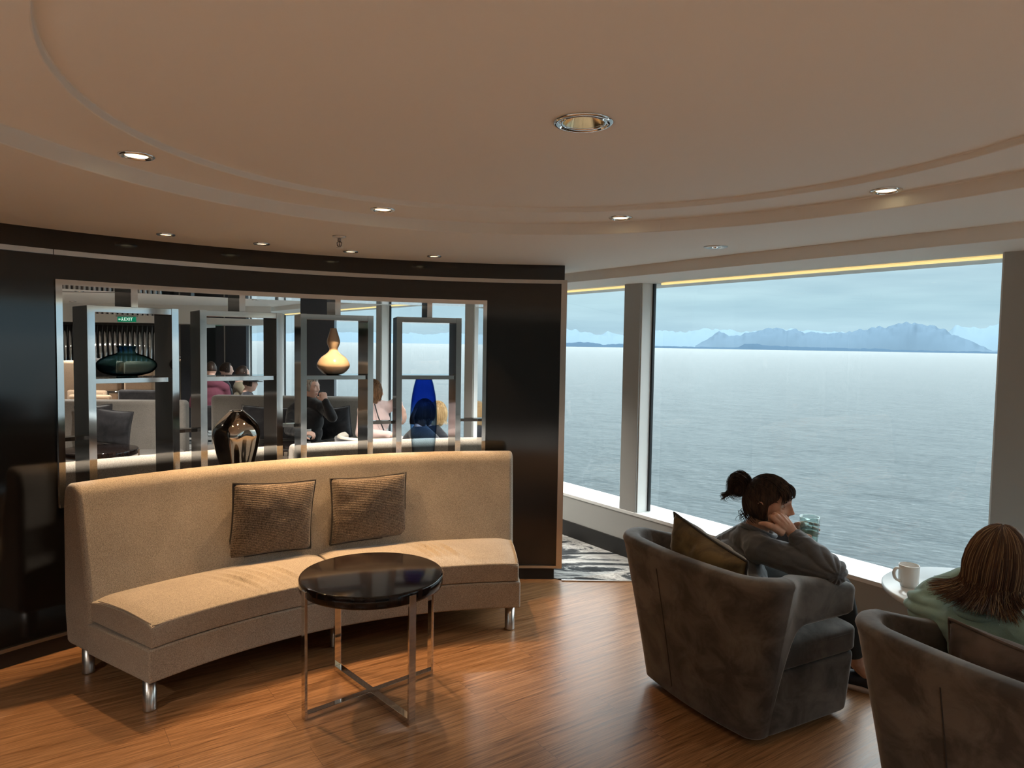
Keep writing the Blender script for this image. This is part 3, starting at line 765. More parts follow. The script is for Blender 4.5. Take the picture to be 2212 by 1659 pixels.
ch2 = copy_tree(ch1); ch2.location = tuple(CH2); ch2['label'] = 'taupe velvet tub armchair at the lower right corner, holding the person in mint'
def C1(x, y, z=0): return CH1+E1c*x+E2c*y+Vector((0, 0, z))
def C2(x, y, z=0): return CH2+E1c*x+E2c*y+Vector((0, 0, z))
M['velvetbrown'] = velvet('brown_velvet', (.11, .082, .07), (.055, .042, .036), .3)
pillow('velvet_cushion', C1(-.235, -.20, .42), C1(-.215, .20, .43), C1(-.335, .13, .86), C1(-.27, -.24, .73), .18, M['velvet2'], M['seam'],
    'bronze velvet cushion propped in the armchair behind the dark-haired person', seed=5, crease=.013)
pillow('velvet_cushion', C2(-.20, -.2, .43), C2(-.19, .23, .41), C2(-.28, .18, .775), C2(-.30, -.25, .755), .17, M['velvetbrown'], M['velvetbrown'],
    'dark brown velvet cushion behind the person in the mint sweatshirt', seed=6, crease=.016)

# white pedestal table with mug by the window
tw = empty('pedestal_table', (1.955, 2.875, 0), 0, 'small round white table between the armchairs and the window', 'table')
v, f = lathe([(.0001, .568), (.348, .568), (.365, .576), (.368, .584), (.368, .594), (.363, .599), (.0001, .60)], 72); link('tabletop', v, f, M['whitetop'], tw, local=True)
v, f = lathe([(.03, .012), (.03, .57)], 24); link('pole', v, f, M['chrome'], tw, local=True)
v, f = lathe([(.0001, 0), (.21, 0), (.21, .008), (.04, .018), (.03, .02)], 48); link('foot', v, f, M['chrome'], tw, local=True)
def mug(c, label, s=1.0, ha=0.0, group=None):
    root = empty('mug', c, ha, label, 'mug', group)
    v, f = lathe([(.0001, .004), (.026, .004), (.028, 0), (.031, 0), (.033, .010), (.0395, .016), (.0405, .088), (.0405, .092), (.038, .093), (.0365, .088), (.035, .02), (.0001, .014)], 40)
    v = [tuple(Vector(q)*s) for q in v]; link('body', v, f, M['ceramic'], root, local=True)
    hp = smooth_path([(.038, 0, .078), (.060, 0, .080), (.070, 0, .062), (.062, 0, .036), (.038, 0, .022)], 6)
    v, f = tube(hp, .0055, 8, flat=1.5); v = [tuple(Vector(q)*s) for q in v]; link('handle', v, f, M['ceramic'], root, local=True)
    return root
p = PZ(1962, 1266, .60); mug((p.x, p.y, .60), 'white ceramic mug on the round white table', 1.0, math.radians(188))

# ================================================================== SEA, ISLANDS AND MOUNTAINS
m = mat('sea_water', (.075, .135, .15), .22, spec=.5); M['sea'] = m
BS(m).inputs['IOR'].default_value = 1.33
cw = coords(m)
mp1 = N(m, 'ShaderNodeMapping'); mp1.inputs['Scale'].default_value = (.50, 1.15, 1); mp0 = N(m, 'ShaderNodeMapping'); mp0.inputs['Rotation'].default_value = (0, 0, math.radians(38)); L(m, cw, mp0.inputs[0]); L(m, mp0.outputs[0], mp1.inputs[0])
w1 = noise_tex(m, mp1.outputs[0], .22, 4, .6, .6); w2 = noise_tex(m, mp1.outputs[0], 1.3, 6, .70, .5); w3 = noise_tex(m, mp1.outputs[0], .018, 3, .5)
hs = math_n(m, 'ADD', math_n(m, 'MULTIPLY', w1, 1.6), math_n(m, 'MULTIPLY', w2, .9))
bump(m, hs, 1.0, 1.15)
cw_ = cramp(m, math_n(m, 'ADD', math_n(m, 'MULTIPLY', w2, .62), math_n(m, 'MULTIPLY', w1, .38)), [(.38, (.026, .038, .043)), (.47, (.062, .078, .084)), (.60, (.086, .104, .110))])
L(m, cw_, BS(m).inputs['Base Color'])
sx = 60000
struct(link('ground_sea', [(-sx, -sx, -16), (sx, -sx, -16), (sx, sx, -16), (-sx, sx, -16)], [(0, 1, 2, 3)], M['sea'], smooth=False))
def fbm(x, seed, oct_=6):
    s = 0; a = 1; fr_ = 1
    for i in range(oct_): s += a*noise.noise(Vector((x*fr_, seed*7.7+i*3.1, seed))); a *= .52; fr_ *= 2.03
    return s
def ridge(name, dist, depth, px0, px1, hfun, m, label, nx=260, ny=14, seed=1):
    "a land mass: heights rise from the shore to a crest line and fall again behind"
    a0 = math.atan((px0-1106)/FPX); a1 = math.atan((px1-1106)/FPX); V = []
    for i in range(nx+1):
        a = a0+(a1-a0)*i/nx; h = max(0, hfun(i/nx, 1106+FPX*math.tan(a)))
        for j in range(ny+1):
            t = j/ny; d = dist+depth*t; prof = math.sin(PI*min(1, t*1.0))**.8 if True else 0
            z = -17+h*prof*(1+.16*noise.noise(Vector((a*140, t*9, seed)))*(1 if 0 < j < ny else 0))
            V.append((d*math.sin(a), d*math.cos(a), z))
    o = link(name, V, grid_faces(nx+1, ny+1), m, smooth=True); return tag(o, label, 'mountains' if 'mountain' in name else 'island')
M['hill1'] = mat('far_mountain_haze_tint', (.075, .112, .15), 1, spec=0)
M['hill0'] = mat('farthest_mountain_haze_tint', (.115, .165, .205), 1, spec=0)  # distance haze painted into both mountain colours as pale blue
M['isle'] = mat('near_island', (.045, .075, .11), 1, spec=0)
def crest(pts):
    def g_(u, px):
        for (x0, y0), (x1, y1) in zip(pts, pts[1:]):
            if x0 <= px <= x1: return y0+(y1-y0)*(px-x0)/(x1-x0)
        return pts[0][1] if px < pts[0][0] else pts[-1][1]
    return g_
# crest heights in metres read from the skyline
far = crest([(500, 12), (740, 20), (900, 18), (1000, 22), (1100, 26), (1231, 33), (1262, 28), (1290, 22), (1312, 29), (1335, 22), (1400, 34), (1480, 32), (1540, 38), (1600, 33), (1680, 40), (1790, 35), (1850, 30), (2010, 44), (2040, 36), (2058, 49), (2090, 42), (2165, 46), (2400, 40)])
near = crest([(1500, 5), (1550, 33), (1572, 26), (1640, 38), (1700, 39), (1745, 33), (1795, 32), (1850, 38), (1905, 46), (1958, 56), (2000, 46), (2050, 35), (2090, 22), (2140, 6), (2200, 0)])
S_ = 13500/FPX
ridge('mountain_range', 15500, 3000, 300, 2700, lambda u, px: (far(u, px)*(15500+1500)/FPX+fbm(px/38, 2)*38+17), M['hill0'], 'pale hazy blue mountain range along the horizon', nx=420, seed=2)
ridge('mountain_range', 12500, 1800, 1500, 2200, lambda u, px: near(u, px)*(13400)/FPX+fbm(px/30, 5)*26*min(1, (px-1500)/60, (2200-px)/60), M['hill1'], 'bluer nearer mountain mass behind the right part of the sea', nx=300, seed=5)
isl = crest([(1231, 6), (1250, 8), (1280, 7), (1300, 3), (1345, 5), (1395, 3), (1420, 2), (1590, 1.5), (1606, 8), (1625, 10), (1650, 6), (1720, 5), (1800, 4), (1900, 3.5), (1950, 1.5), (2080, 1), (2120, 1.5), (2160, 0)])
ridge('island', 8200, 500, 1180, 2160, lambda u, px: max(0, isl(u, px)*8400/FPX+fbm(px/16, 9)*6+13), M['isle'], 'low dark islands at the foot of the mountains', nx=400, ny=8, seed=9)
# ================================================================== PEOPLE
def bake_union(name, parts, voxel, m, parent, smooth_it=3, folds=None, mask=None):
    "join closed shapes, fuse them into one continuous skin with a voxel remesh, then relax and fold it"
    q = MB()
    for p_ in parts: q.add(p_)
    me = bpy.data.meshes.new('tmp'); me.from_pydata(q.v, [], q.f); me.update()
    bm = bmesh.new(); bm.from_mesh(me); bmesh.ops.recalc_face_normals(bm, faces=bm.faces); bm.to_mesh(me); bm.free()
    o = bpy.data.objects.new('tmp', me); COL.objects.link(o)
    r = o.modifiers.new('r', 'REMESH'); r.mode = 'VOXEL'; r.voxel_size = voxel; r.adaptivity = 0
    if smooth_it:
        s = o.modifiers.new('s', 'SMOOTH'); s.factor = .5; s.iterations = smooth_it
    dg = bpy.context.evaluated_depsgraph_get(); ev = o.evaluated_get(dg); m2 = bpy.data.meshes.new_from_object(ev)
    V = [v.co.copy() for v in m2.vertices]
    if folds:
        V = [co+n.vector*folds(co) for co, n in zip(V, m2.vertex_normals)]
    F = [tuple(p_.vertices) for p_ in m2.polygons]
    bpy.data.objects.remove(o); bpy.data.meshes.remove(me); bpy.data.meshes.remove(m2)
    return link(name, V, F, m, parent)
def gs(p, c, r):
    d = ((p[0]-c[0])/r[0])**2+((p[1]-c[1])/r[1])**2+((p[2]-c[2])/r[2])**2
    return math.exp(-d) if d < 9 else 0
def head_point(d):
    x, y, z = d.x*.096, d.y*.073, d.z*.116
    if x < 0: x *= 1.02
    if z < -.02:
        t = min(1, (-z-.02)/.09); y *= 1-.22*t
        if x < .02: x += (.02-x)*.55*t
    if x > .07: x = .07+(x-.07)*.72
    if x > 0 and z > .05: x -= .010*min(1, (z-.05)/.05)
    p = [x, y, z]
    def B(c, r, v):
        w = gs(p, c, r if hasattr(r, '__len__') else (r, r, r))
        if w: o_ = [v[i]*w for i in range(3)]; return o_
        return (0, 0, 0)
    add = [0, 0, 0]
    Bs = [((.088, 0, .022), (.03, .009, .016), (.007, 0, 0)), ((.090, 0, .004), (.03, .010, .014), (.013, 0, 0)), ((.090, 0, -.010), (.03, .011, .010), (.018, 0, -.002)),
          ((.085, .014, -.016), (.02, .008, .008), (.007, .003, 0)), ((.085, -.014, -.016), (.02, .008, .008), (.007, -.003, 0)),
          ((.088, 0, -.043), (.03, .019, .0055), (.0065, 0, 0)), ((.086, 0, -.057), (.03, .017, .0055), (.0060, 0, 0)), ((.088, 0, -.050), (.03, .022, .0025), (-.005, 0, 0)),
          ((.080, 0, -.092), (.04, .020, .017), (.012, 0, -.003)), ((.086, 0, -.072), (.03, .018, .006), (-.003, 0, 0)),
          ((.085, 0, .045), (.03, .05, .012), (.004, 0, 0))]
    for s in (1, -1):
        Bs += [((.080, s*.031, .022), (.03, .015, .012), (-.013, 0, 0)), ((.07, s*.042, -.008), (.03, .02, .016), (.006, s*.002, 0)), ((.06, s*.055, -.05), (.03, .02, .03), (-.003, -s*.004, 0)),
               ((.078, s*.028, .039), (.03, .018, .007), (.005, 0, 0)), ((.075, s*.024, -.032), (.02, .004, .018), (-.0025, 0, 0))]
    for b in Bs:
        a_ = B(*b)
        for i in range(3): add[i] += a_[i]
    return Vector((x+add[0], y+add[1], z+add[2]))
def head_shapes(n=120):
    V = []; m_ = n*3//4
    for i in range(m_+1):
        th = PI*i/m_
        for j in range(n):
            a = 2*PI*j/n
            V.append(head_point(Vector((math.sin(th)*math.cos(a), math.sin(th)*math.sin(a), math.cos(th)))))
    sh = [(V, grid_faces(m_+1, n, False, True))]
    for s in (1, -1):
        R_ = Matrix.Rotation(s*.35, 3, 'Z') @ Matrix.Rotation(.18, 3, 'Y')
        sh.append(ellipsoid((-.004, s*.070, .000), (.013, .006, .026), 14, R_))
        ear = [(-.004+.016*math.cos(t_), s*(.075+.003*math.sin(t_)), .004+.028*math.sin(t_)) for t_ in [(.6+PI*1.5*i/14) for i in range(15)]]
        sh.append(tube([Vector((-.002-(x+.004)*0.9-.008+.006, y, z)) for x, y, z in ear], .0038, 8))
        sh.append(ellipsoid((.001, s*.071, -.026), (.007, .004, .009), 10))
        # eyelids
        for zz, am, rr in ((.0, .0075, .0028), (0, -.0062, .0024)):
            sh.append(tube([Vector((.0795-(abs(t_-.2)*.004 if True else 0), s*(.031+.0135*(t_)), .0212+am*math.cos(t_*PI/2.1))) for t_ in [(-1+2*i/10) for i in range(11)]], rr, 6))
    return sh
HEADS = head_shapes()
def xf(sh, mtx): return ([mtx @ Vector(v) for v in sh[0]], sh[1])
def hand_shapes(w, d, nrm, curl=.5, s=1.0, left=False, spread=.02):
    "palm, four jointed fingers and a thumb; w wrist, d pointing to the fingers, nrm out of the back of the hand"
    w, d, nrm = Vector(w), Vector(d).normalized(), Vector(nrm); nrm = (nrm-d*nrm.dot(d)).normalized(); side = d.cross(nrm)*(1 if not left else -1)
    sh = []; fl = [.068, .078, .073, .058]
    for k in range(4):
        off = (k-1.5)*.0185; kn = w+d*(.083-.004*abs(k-1.2))*s-side*off*s
        sh.append(tube([w-side*off*.55*s, w+d*.045*s-side*off*.8*s, kn], [.0145*s, .0135*s, .0105*s], 10))
        a = 0; p = kn; pts = [p-d*.004]; L3 = [fl[k]*.45, fl[k]*.31, fl[k]*.26]
        for l_, ca in zip(L3, (curl*.9, curl*1.15, curl*.8)):
            a += ca; dd = d*math.cos(a)-nrm*math.sin(a)-side*((k-1.5)*spread); p = p+dd.normalized()*l_*s; pts.append(p)
        sh.append(tube(smooth_path(pts, 4), [.0095*s-.0025*s*i/12 for i in range(13)], 10)); sh.append(ellipsoid(pts[-1], (.0072*s,)*3, 10))
    tb = w+side*.018*s+d*.012*s-nrm*.006*s
    t1 = tb+(side*.75+d*.62-nrm*.35*curl).normalized()*.040*s; t2 = t1+(side*.35+d*.85-nrm*.5*curl).normalized()*.030*s; t3 = t2+(side*.1+d*.9-nrm*.6*curl).normalized()*.024*s
    sh.append(tube(smooth_path([tb, t1, t2, t3], 4), [.0145*s-.006*s*i/12 for i in range(13)], 10)); sh.append(ellipsoid(t3, (.0085*s,)*3, 10))
    sh.append(ellipsoid(w+d*.045*s, (.032*s, .032*s, .016*s), 14, Matrix((d, side, nrm)).transposed()))
    return sh
def limb(a, b, ra, rb, n=7, bulge=.0):
    a, b = Vector(a), Vector(b)
    return [tube([a.lerp(b, i/n) for i in range(n+1)], [ra+(rb-ra)*i/n+bulge*math.sin(PI*i/n) for i in range(n+1)], 14), ellipsoid(a, (ra,)*3, 14), ellipsoid(b, (rb,)*3, 14)]
def fold_fn(seed, amp=.007, f=16, axis=(1, 1, 1)):
    ax = Vector(axis); o_ = Vector((seed*5.3, seed*1.7, 0))
    def g_(p):
        q = Vector((p.x*ax.x, p.y*ax.y, p.z*ax.z))*f+o_
        w = noise.noise(q*.45)*.9
        r = abs(noise.noise(q+Vector((w, w, w))))
        return amp*(.5-r*1.6)+amp*.3*noise.noise(q*2.3)
    return g_
SKIN = mat('skin', (.56, .33, .24), .5, spec=.35)
m = SKIN; BS(m).inputs['Subsurface Weight'].default_value = .12; BS(m).inputs['Subsurface Radius'].default_value = (.01, .004, .002)
L(m, cramp(m, noise_tex(m, coords(m), 30, 4), [(.35, (.48, .26, .18)), (.65, (.60, .36, .26))]), BS(m).inputs['Base Color'])
bump(m, noise_tex(m, coords(m, (1, 1, 2)), 160, 3), .25, .0015)
SKINP = mat('pale_skin', (.66, .43, .35), .5, spec=.3)
EYEW = mat('eye_white', (.75, .72, .70), .15); IRIS = mat('eye_iris', (.03, .018, .012), .1); LIPM = mat('lips', (.42, .16, .14), .4)
def hair_mat(n_, dark, light, scale=90, pos=(.4, .62)):
    m = mat(n_, dark, .42, spec=.35); L(m, cramp(m, noise_tex(m, coords(m, (1, 1, .12)), scale*1.6, 3, .6), [(pos[0], dark), (pos[1], light)]), BS(m).inputs['Base Color']); return m
M['hair_mid'] = mat('warm_brown_hair', (.045, .024, .015), .42, spec=.35); M['hair_hi'] = mat('light_brown_strands', (.12, .07, .045), .4, spec=.35)
M['streak1'] = mat('chestnut_hair', (.12, .060, .032), .42, spec=.35); M['streak2'] = mat('honey_hair', (.30, .20, .105), .42, spec=.35)
def knit(n_, c1, c2): return fabric(n_, c1, c2, 500, (1, 1, 1.6), .25, .95, .25, .25)

def person(label, J, hm, skin, top, pants, hair_fn, hair_m, voxel=.006, hands=(), top_fold=None, face=True, shoes=None, group=None, origin=None, sleeve=(.058, .052, .040), yaw=0.0, wid=1.0, extra_top=(), tone=None, shift=0):
    pel = Vector(J['pelvis']); o_ = origin or (pel.x, pel.y, 0)
    root = empty('person', o_, 0, label, 'person', group)
    hd = [xf(s_, hm) for s_ in HEADS]
    hc = hm @ Vector((0, 0, 0)); nb = hm @ Vector((-.022, 0, -.075))
    ch, nk = Vector(J['chest']), Vector(J['neck'])
    RZ = Matrix.Rotation(yaw, 3, 'Z')
    body = hd+limb(nb, nk, .052, .058)+limb(nk, ch, .05, .075)+limb(ch, pel, .075, .08)
    T = [ellipsoid(ch, (.112, .165*wid, .145), 22, RZ), ellipsoid(ch.lerp(pel, .5), (.115, .150*wid, .14), 22, RZ), ellipsoid(pel, (.125, .165*wid, .105), 22, RZ), ellipsoid(nk.lerp(ch, .28), (.085, .13*wid, .075), 20, RZ)]+list(extra_top)
    Pn = [ellipsoid(pel, (.12, .16*wid, .10), 20, RZ)]
    for s in 'LR':
        sh_, el, wr = Vector(J['sh'+s]), Vector(J['el'+s]), Vector(J['wr'+s])
        body += limb(nk, sh_, .035, .035)+limb(sh_, el, .035, .030)+limb(el, wr, .034, .025)
        T += limb(nk.lerp(ch, .15), sh_, .075, .066)+limb(sh_, el, sleeve[0]+.004, sleeve[1])+limb(el, el.lerp(wr, J.get('cuff'+s, .93)), sleeve[1], sleeve[2], bulge=.003)
        if 'kn'+s in J:
            hp, kn, an = Vector(J['hp'+s]), Vector(J['kn'+s]), Vector(J['an'+s])
            body += limb(hp, kn, .075, .05)+limb(kn, an, .048, .034)
            Pn += limb(hp, kn, .09, .068)+limb(kn, kn.lerp(an, .80), .066, .052)
            ft = Vector(J['ft'+s]); body += limb(an, ft, .034, .028)
    for h in hands: body += hand_shapes(**h)
    bo = bake_union('body', body, voxel*.62 if face else voxel, skin, root, 3); reg(bo)
    tp = bake_union('sweatshirt' if top_fold else 'top', T, voxel, top, root, 5, top_fold)
    if 'knL' in J: bake_union('trousers', Pn, .009, pants, root, 4, fold_fn(3, .004, 12))
    if shoes:
        for s in 'LR':
            an, ft = Vector(J['an'+s]), Vector(J['ft'+s]); d = (ft-an); d.z = 0; d.normalize()
            hl = Vector((an.x, an.y, .045))-d*.03; toe = Vector((ft.x, ft.y, .035))+d*.05
            up_ = bake_union('shoe', limb(hl, toe, .038, .032)+[ellipsoid(hl.lerp(toe, .6)+Vector((0, 0, .004)), (.05, .05, .036), 14)], .006, shoes[0], root, 3); reg(up_)
            pr = [hl-d*.042, toe+d*.036]; sd = Vector((-d.y, d.x, 0)); pl = []
            for i in range(24):
                a = 2*PI*i/24; c_ = pr[0] if math.cos(a) < 0 else pr[1]-d*.0; rr_ = .040; q = (hl if math.cos(a) < 0 else toe)+d*math.cos(a)*.043+sd*math.sin(a)*.043; pl.append((q.x, q.y))
            link('sole', *prism(pl, .001, .024), shoes[1], up_)
    if face:
        for s in (1, -1):
            c_ = hm @ Vector((.0655, s*.0295, .0215)); e_ = link('eye', *ellipsoid(c_, (.0120,)*3, 20), EYEW, root)
            dr = (hm.to_3x3() @ Vector((1, -.12, -.03))).normalized(); reg(e_)
            R_ = dr.to_track_quat('Z', 'Y').to_matrix(); vv, ff = lathe([(.0001, .0128), (.003, .0126), (.0056, .0113), (.0058, .0104)], 20)
            link('iris', [c_+R_ @ Vector(q) for q in vv], ff[:60], IRIS, e_)
            br = [hm @ Vector((.0845-abs(t_)*.009, s*(.030+.017*t_), .0400+.004*(1-t_*t_)-.002*t_)) for t_ in [(-1+2*i/8) for i in range(9)]]
            link('eyebrow', *tube(br, [.0008+.0016*math.sin(PI*(i+.6)/9.2) for i in range(9)], 6), hair_m, root)
        lv = [hm @ Vector((.0925-.010*t_*t_, .020*t_, -.0455+.0012*math.cos(t_*4))) for t_ in [(-1+2*i/10) for i in range(11)]]
        l2 = [hm @ Vector((.0905-.010*t_*t_, .017*t_, -.0560)) for t_ in [(-1+2*i/10) for i in range(11)]]
        q = MB(); q.add(tube(lv, [.0008+.0026*math.sin(PI*i/10) for i in range(11)], 8)); q.add(tube(l2, [.0008+.0034*math.sin(PI*i/10) for i in range(11)], 8)); q.build('lips', LIPM, root)
    hair_fn(root, hm, hair_m)
    return root
def headm(c, yaw, pitch=0, roll=0, s=1.0):
    "yaw: facing direction in degrees from +X; pitch down positive; roll towards own right positive"
    return Matrix.Translation(Vector(c)) @ Matrix.Rotation(math.radians(yaw), 4, 'Z') @ Matrix.Rotation(math.radians(pitch), 4, 'Y') @ Matrix.Rotation(math.radians(roll), 4, 'X') @ Matrix.Scale(s, 4)
def cap_shape(off, mask, n=72):
    "hair volume following the skull: offset outwards where mask(dir)>0, tucked under the skin elsewhere"
    V = []; m_ = n*3//4
    for i in range(m_+1):
        th = PI*i/m_
        for j in range(n):
            a = 2*PI*j/n; d = Vector((math.sin(th)*math.cos(a), math.sin(th)*math.sin(a), math.cos(th))); p = Vector((d.x*.098, d.y*.074, d.z*.117)); w = mask(d)
            V.append(p*(1+off*w-.16*(1-w)))
    return V, grid_faces(m_+1, n, False, True)
def strands(paths, r0=.0013, r1=.0004, seg=3):
    q = MB()
    for p in paths:
        n = len(p); q.add(tube(p, [r0+(r1-r0)*(i/(n-1))**2 for i in range(n)], seg, caps=False))
    return q.v, q.f
def hair_obj(name, q, P_, hm, root, mats, r0=.0013, r1=.0004, seed=5, wts=(1, 1, 1), par=None):
    "scalp volume q plus strands P_, each strand in one shade of the hair"
    rd = random.Random(seed); nf = len(q.f); n0 = []
    for p in P_: n0.append((len(p)-1)*3)
    q.add(strands(P_, r0, r1)); o = link(name, [hm @ Vector(v) for v in q.v], q.f, list(mats), root)
    idx = [0]*nf
    for k in n0: idx += [rd.choices(range(len(mats)), wts)[0]]*k
    o.data.polygons.foreach_set('material_index', idx); return o
def updo(root, hm, hmat, bangs=True):
    rd = random.Random(11)
    def mask(d):
        edge = .17+.33*sstep(.12, .50, d.z); face = sstep(edge, edge+.22, d.x)*(1-sstep(.60, .85, d.z)); low = 1-sstep(-.62, -.35, d.z)
        return max(0, (1-face)*(1-low))
    q = MB(); q.add(cap_shape(.10, mask))
    tie = Vector((-.100, 0, .052)); P_ = []
    def on(d, k=1.12): return Vector((d.x*.098, d.y*.074, d.z*.117))*k
    for i in range(620):
        a = rd.uniform(-PI, PI); zz = rd.uniform(-.45, .75) if rd.random() < .7 else rd.uniform(-.62, -.3)
        if abs(a) < .9: zz = rd.uniform(.45, .72)
        elif abs(a) < 1.35: zz = rd.uniform(.32, .7)
        elif abs(a) < 1.75: zz = rd.uniform(.0, .75)
        r_ = math.sqrt(1-zz*zz); d0 = Vector((r_*math.cos(a), r_*math.sin(a), zz)); d1 = Vector((-.90, rd.uniform(-.12, .12), .50+rd.uniform(-.12, .12))).normalized(); k = rd.uniform(1.10, 1.155)
        P_.append([on((d0*(1-t)+d1*t).normalized(), k+.01*math.sin(t*9+a*3)) for t in [i_/9 for i_ in range(10)]])
    if bangs:
        for i in range(330):
            y = rd.uniform(-.052, .052); st = Vector((.035+rd.uniform(-.015, .01), y*.8, .118-abs(y)*.35)); en = Vector((.098-abs(y)*.42+rd.uniform(-.004, .006), y*1.28, .060+rd.uniform(-.008, .008)-abs(y)*.30))
            mid = (st+en)/2+Vector((.030, 0, .018)); P_.append([st*(1-t)**2+mid*(2*t*(1-t))+en*t*t for t in [i_/8 for i_ in range(9)]])
    # gathered bun with loose curling ends
    bc = tie+Vector((-.036, 0, -.014))
    q.add(ellipsoid(bc, (.036, .034, .046), 20)); q.add(ellipsoid(tie+Vector((-.004, 0, 0)), (.022, .022, .022), 14))
    for i in range(700):
        yo = rd.uniform(-.040, .040); rr = rd.uniform(.022, .053)*math.sqrt(max(.12, 1-(yo/.050)**2)); c_ = bc+Vector((rd.uniform(-.007, .007), yo, rd.uniform(-.008, .008)))
        a0 = rd.uniform(-.7, 1.2); sw = rd.uniform(2.4, 4.4); tl = rd.uniform(-.25, .25); pts = []
        for t in [i_/12 for i_ in range(13)]:
            ang = a0+sw*t; r_ = rr*(1+.10*math.sin(5*t+i)); pts.append(c_+Vector((math.cos(ang)*r_, tl*math.sin(ang)*r_, math.sin(ang)*r_*1.22)))
        P_.append(pts)
    for i in range(90):
        y = rd.uniform(-.03, .03); p = bc+Vector((-.028+rd.uniform(-.012, .012), y, -.030)); l_ = rd.uniform(.035, .080); cu = rd.uniform(.5, 1.3)
        P_.append([p+Vector((-.030*math.sin(t*2.4*cu)-.010*t, y*.2*t+rd.uniform(-.001, .001), -l_*t*(1-.35*t))) for t in [i_/8 for i_ in range(9)]])
    for i in range(40):
        a = rd.uniform(-.06, .06); p = Vector((-.085+rd.uniform(-.01, .01), a, -.045)); 
        P_.append([p+Vector((-.02*math.sin(t*3+i), rd.uniform(-.002, .002), -.055*t)) for t in [i_/7 for i_ in range(8)]])
    q.add(strands(P_))
    V = [hm @ Vector(v) for v in q.v]; return link('hair', V, q.f, hmat, root)
def long_hair(length=.13, flip=.03, n=1500, seed=3, fringe=False, part=(.0, .01), vol=1.13, r0=.0016, streaks=None, wts=(4, 3, 2)):
    def fn(root, hm, hmat):
        rd = random.Random(seed)
        def mask(d):
            face = sstep(.42, .66, d.x)*(1-sstep(.50, .72, d.z)); return max(0, 1-face)
        q = MB(); q.add(cap_shape((vol-1)*.75, mask)); P_ = []
        q.add(ellipsoid((-.045, 0, -.075), (.050, .068, .075), 22))
        cr = Vector((-.35, .1, .93)).normalized()
        for i in range(n):
            a = rd.uniform(-PI, PI)
            if abs(a) < .75: continue
            k = vol+rd.uniform(-.02, .045); pts = []; wob = rd.uniform(-1, 1); ph = rd.uniform(0, 6)
            zl = -.35+rd.uniform(-.1, .1)
            for t in [i_/8 for i_ in range(9)]:
                th = (.08+1.75*t); d = Vector((math.sin(th)*math.cos(a), math.sin(th)*math.sin(a), math.cos(th))); d = (d+cr*(1-t)*.5).normalized()
                d.z = max(d.z, -.45); p = Vector((d.x*.098, d.y*.074, d.z*.117))*(k+.015*math.sin(t*7+ph)); pts.append(p)
            b = pts[-1].copy(); ln = length*rd.uniform(.75, 1.08); out_ = Vector((b.x*1.1, b.y*1.3, 0)); out_.normalize()
            for t in [i_/7 for i_ in range(1, 8)]:
                pts.append(b+Vector((0, 0, -ln*t))+out_*(.010*math.sin(t*PI*1.2)+flip*t*t*(1+.6*wob)-.018*math.sin(PI*t))+Vector((0, .004*math.sin(t*5+ph), 0)))
            P_.append(pts)
        if streaks: return hair_obj('hair', q, P_, hm, root, (hmat,)+tuple(M[k_] for k_ in streaks), r0, .0005, wts=wts)
        q.add(strands(P_, r0, .0005)); V = [hm @ Vector(v) for v in q.v]; return link('hair', V, q.f, hmat, root)
    return fn
def short_hair(seed=1, n=500, vol=1.07):
    def fn(root, hm, hmat):
        rd = random.Random(seed)
        def mask(d):
            face = sstep(.30, .58, d.x)*(1-sstep(.62, .85, d.z)); low = 1-sstep(-.42, -.15, d.z-.1*(d.x < -.3)); return max(0, (1-face)*(1-low))
        q = MB(); q.add(cap_shape(vol-1, mask)); P_ = []
        for i in range(n):
            zz = rd.uniform(-.2, 1); a = rd.uniform(-PI, PI); r_ = math.sqrt(1-zz*zz); d = Vector((r_*math.cos(a), r_*math.sin(a), zz))
            if mask(d) < .8: continue
            b = Vector((d.x*.098, d.y*.074, d.z*.117)); tg = Vector((.6, .1, -.5)); P_.append([b*(vol-.01)+b.normalized()*(.004*t)+tg*(.018*t) for t in (0, .35, .7, 1)])
        q.add(strands(P_, .0012, .0005)); V = [hm @ Vector(v) for v in q.v]; return link('hair', V, q.f, hmat, root)
    return fn

# --- the dark-haired person in the near armchair
W1 = headm(PY(1661, 1089, 3.19), -42, 8, 8, 1.07)
shR, shL = PY(1640, 1186, 3.14), PY(1566, 1182, 3.44)
elR, wrR = Vector(C1(.115, -.345, .665)), PY(1711, 1152, 3.06)
kn = PY(1822, 1262, 3.20)
M['greyfleece'] = knit('grey_sweatshirt', (.115, .124, .140), (.070, .075, .085)); M['greyfleece'].node_tree.nodes['Principled BSDF'].inputs['Sheen Weight'].default_value = .5
M['darkpants'] = mat('dark_trousers', (.022, .026, .028), .85)
M['slip'] = mat('dark_shoe', (.02, .022, .03), .7); M['slipsole'] = mat('pale_sole', (.62, .50, .44), .6)
M['hairdark'] = hair_mat('dark_brown_hair', (.014, .008, .006), (.060, .032, .020), 60)
gl_c = PY(1748, 1150, 3.30)
J1 = dict(pelvis=C1(-.03, -.01, .50), chest=(Vector(shR)+Vector(shL))/2+Vector((-.02, .0, -.10)), neck=W1 @ Vector((-.045, 0, -.135)),
    shR=shR, shL=shL, elR=elR, wrR=wrR, elL=C1(.20, .24, .60), wrL=gl_c+Vector((-.045, .075, -.045)), cuffR=.86, cuffL=.9,
    hpR=C1(.02, -.11, .475), hpL=C1(.02, .11, .475), knR=kn+Vector((-.03, .0, -.02)), knL=kn+Vector((-.06, .19, -.03)),
    anR=PZ(1852, 1432, .12), anL=PZ(1852, 1432, .12)+Vector((-.02, .20, -.03)), ftR=PZ(1868, 1470, .04)+Vector((.03, -.03, 0)), ftL=PZ(1868, 1470, .04)+Vector((.06, .17, 0)))
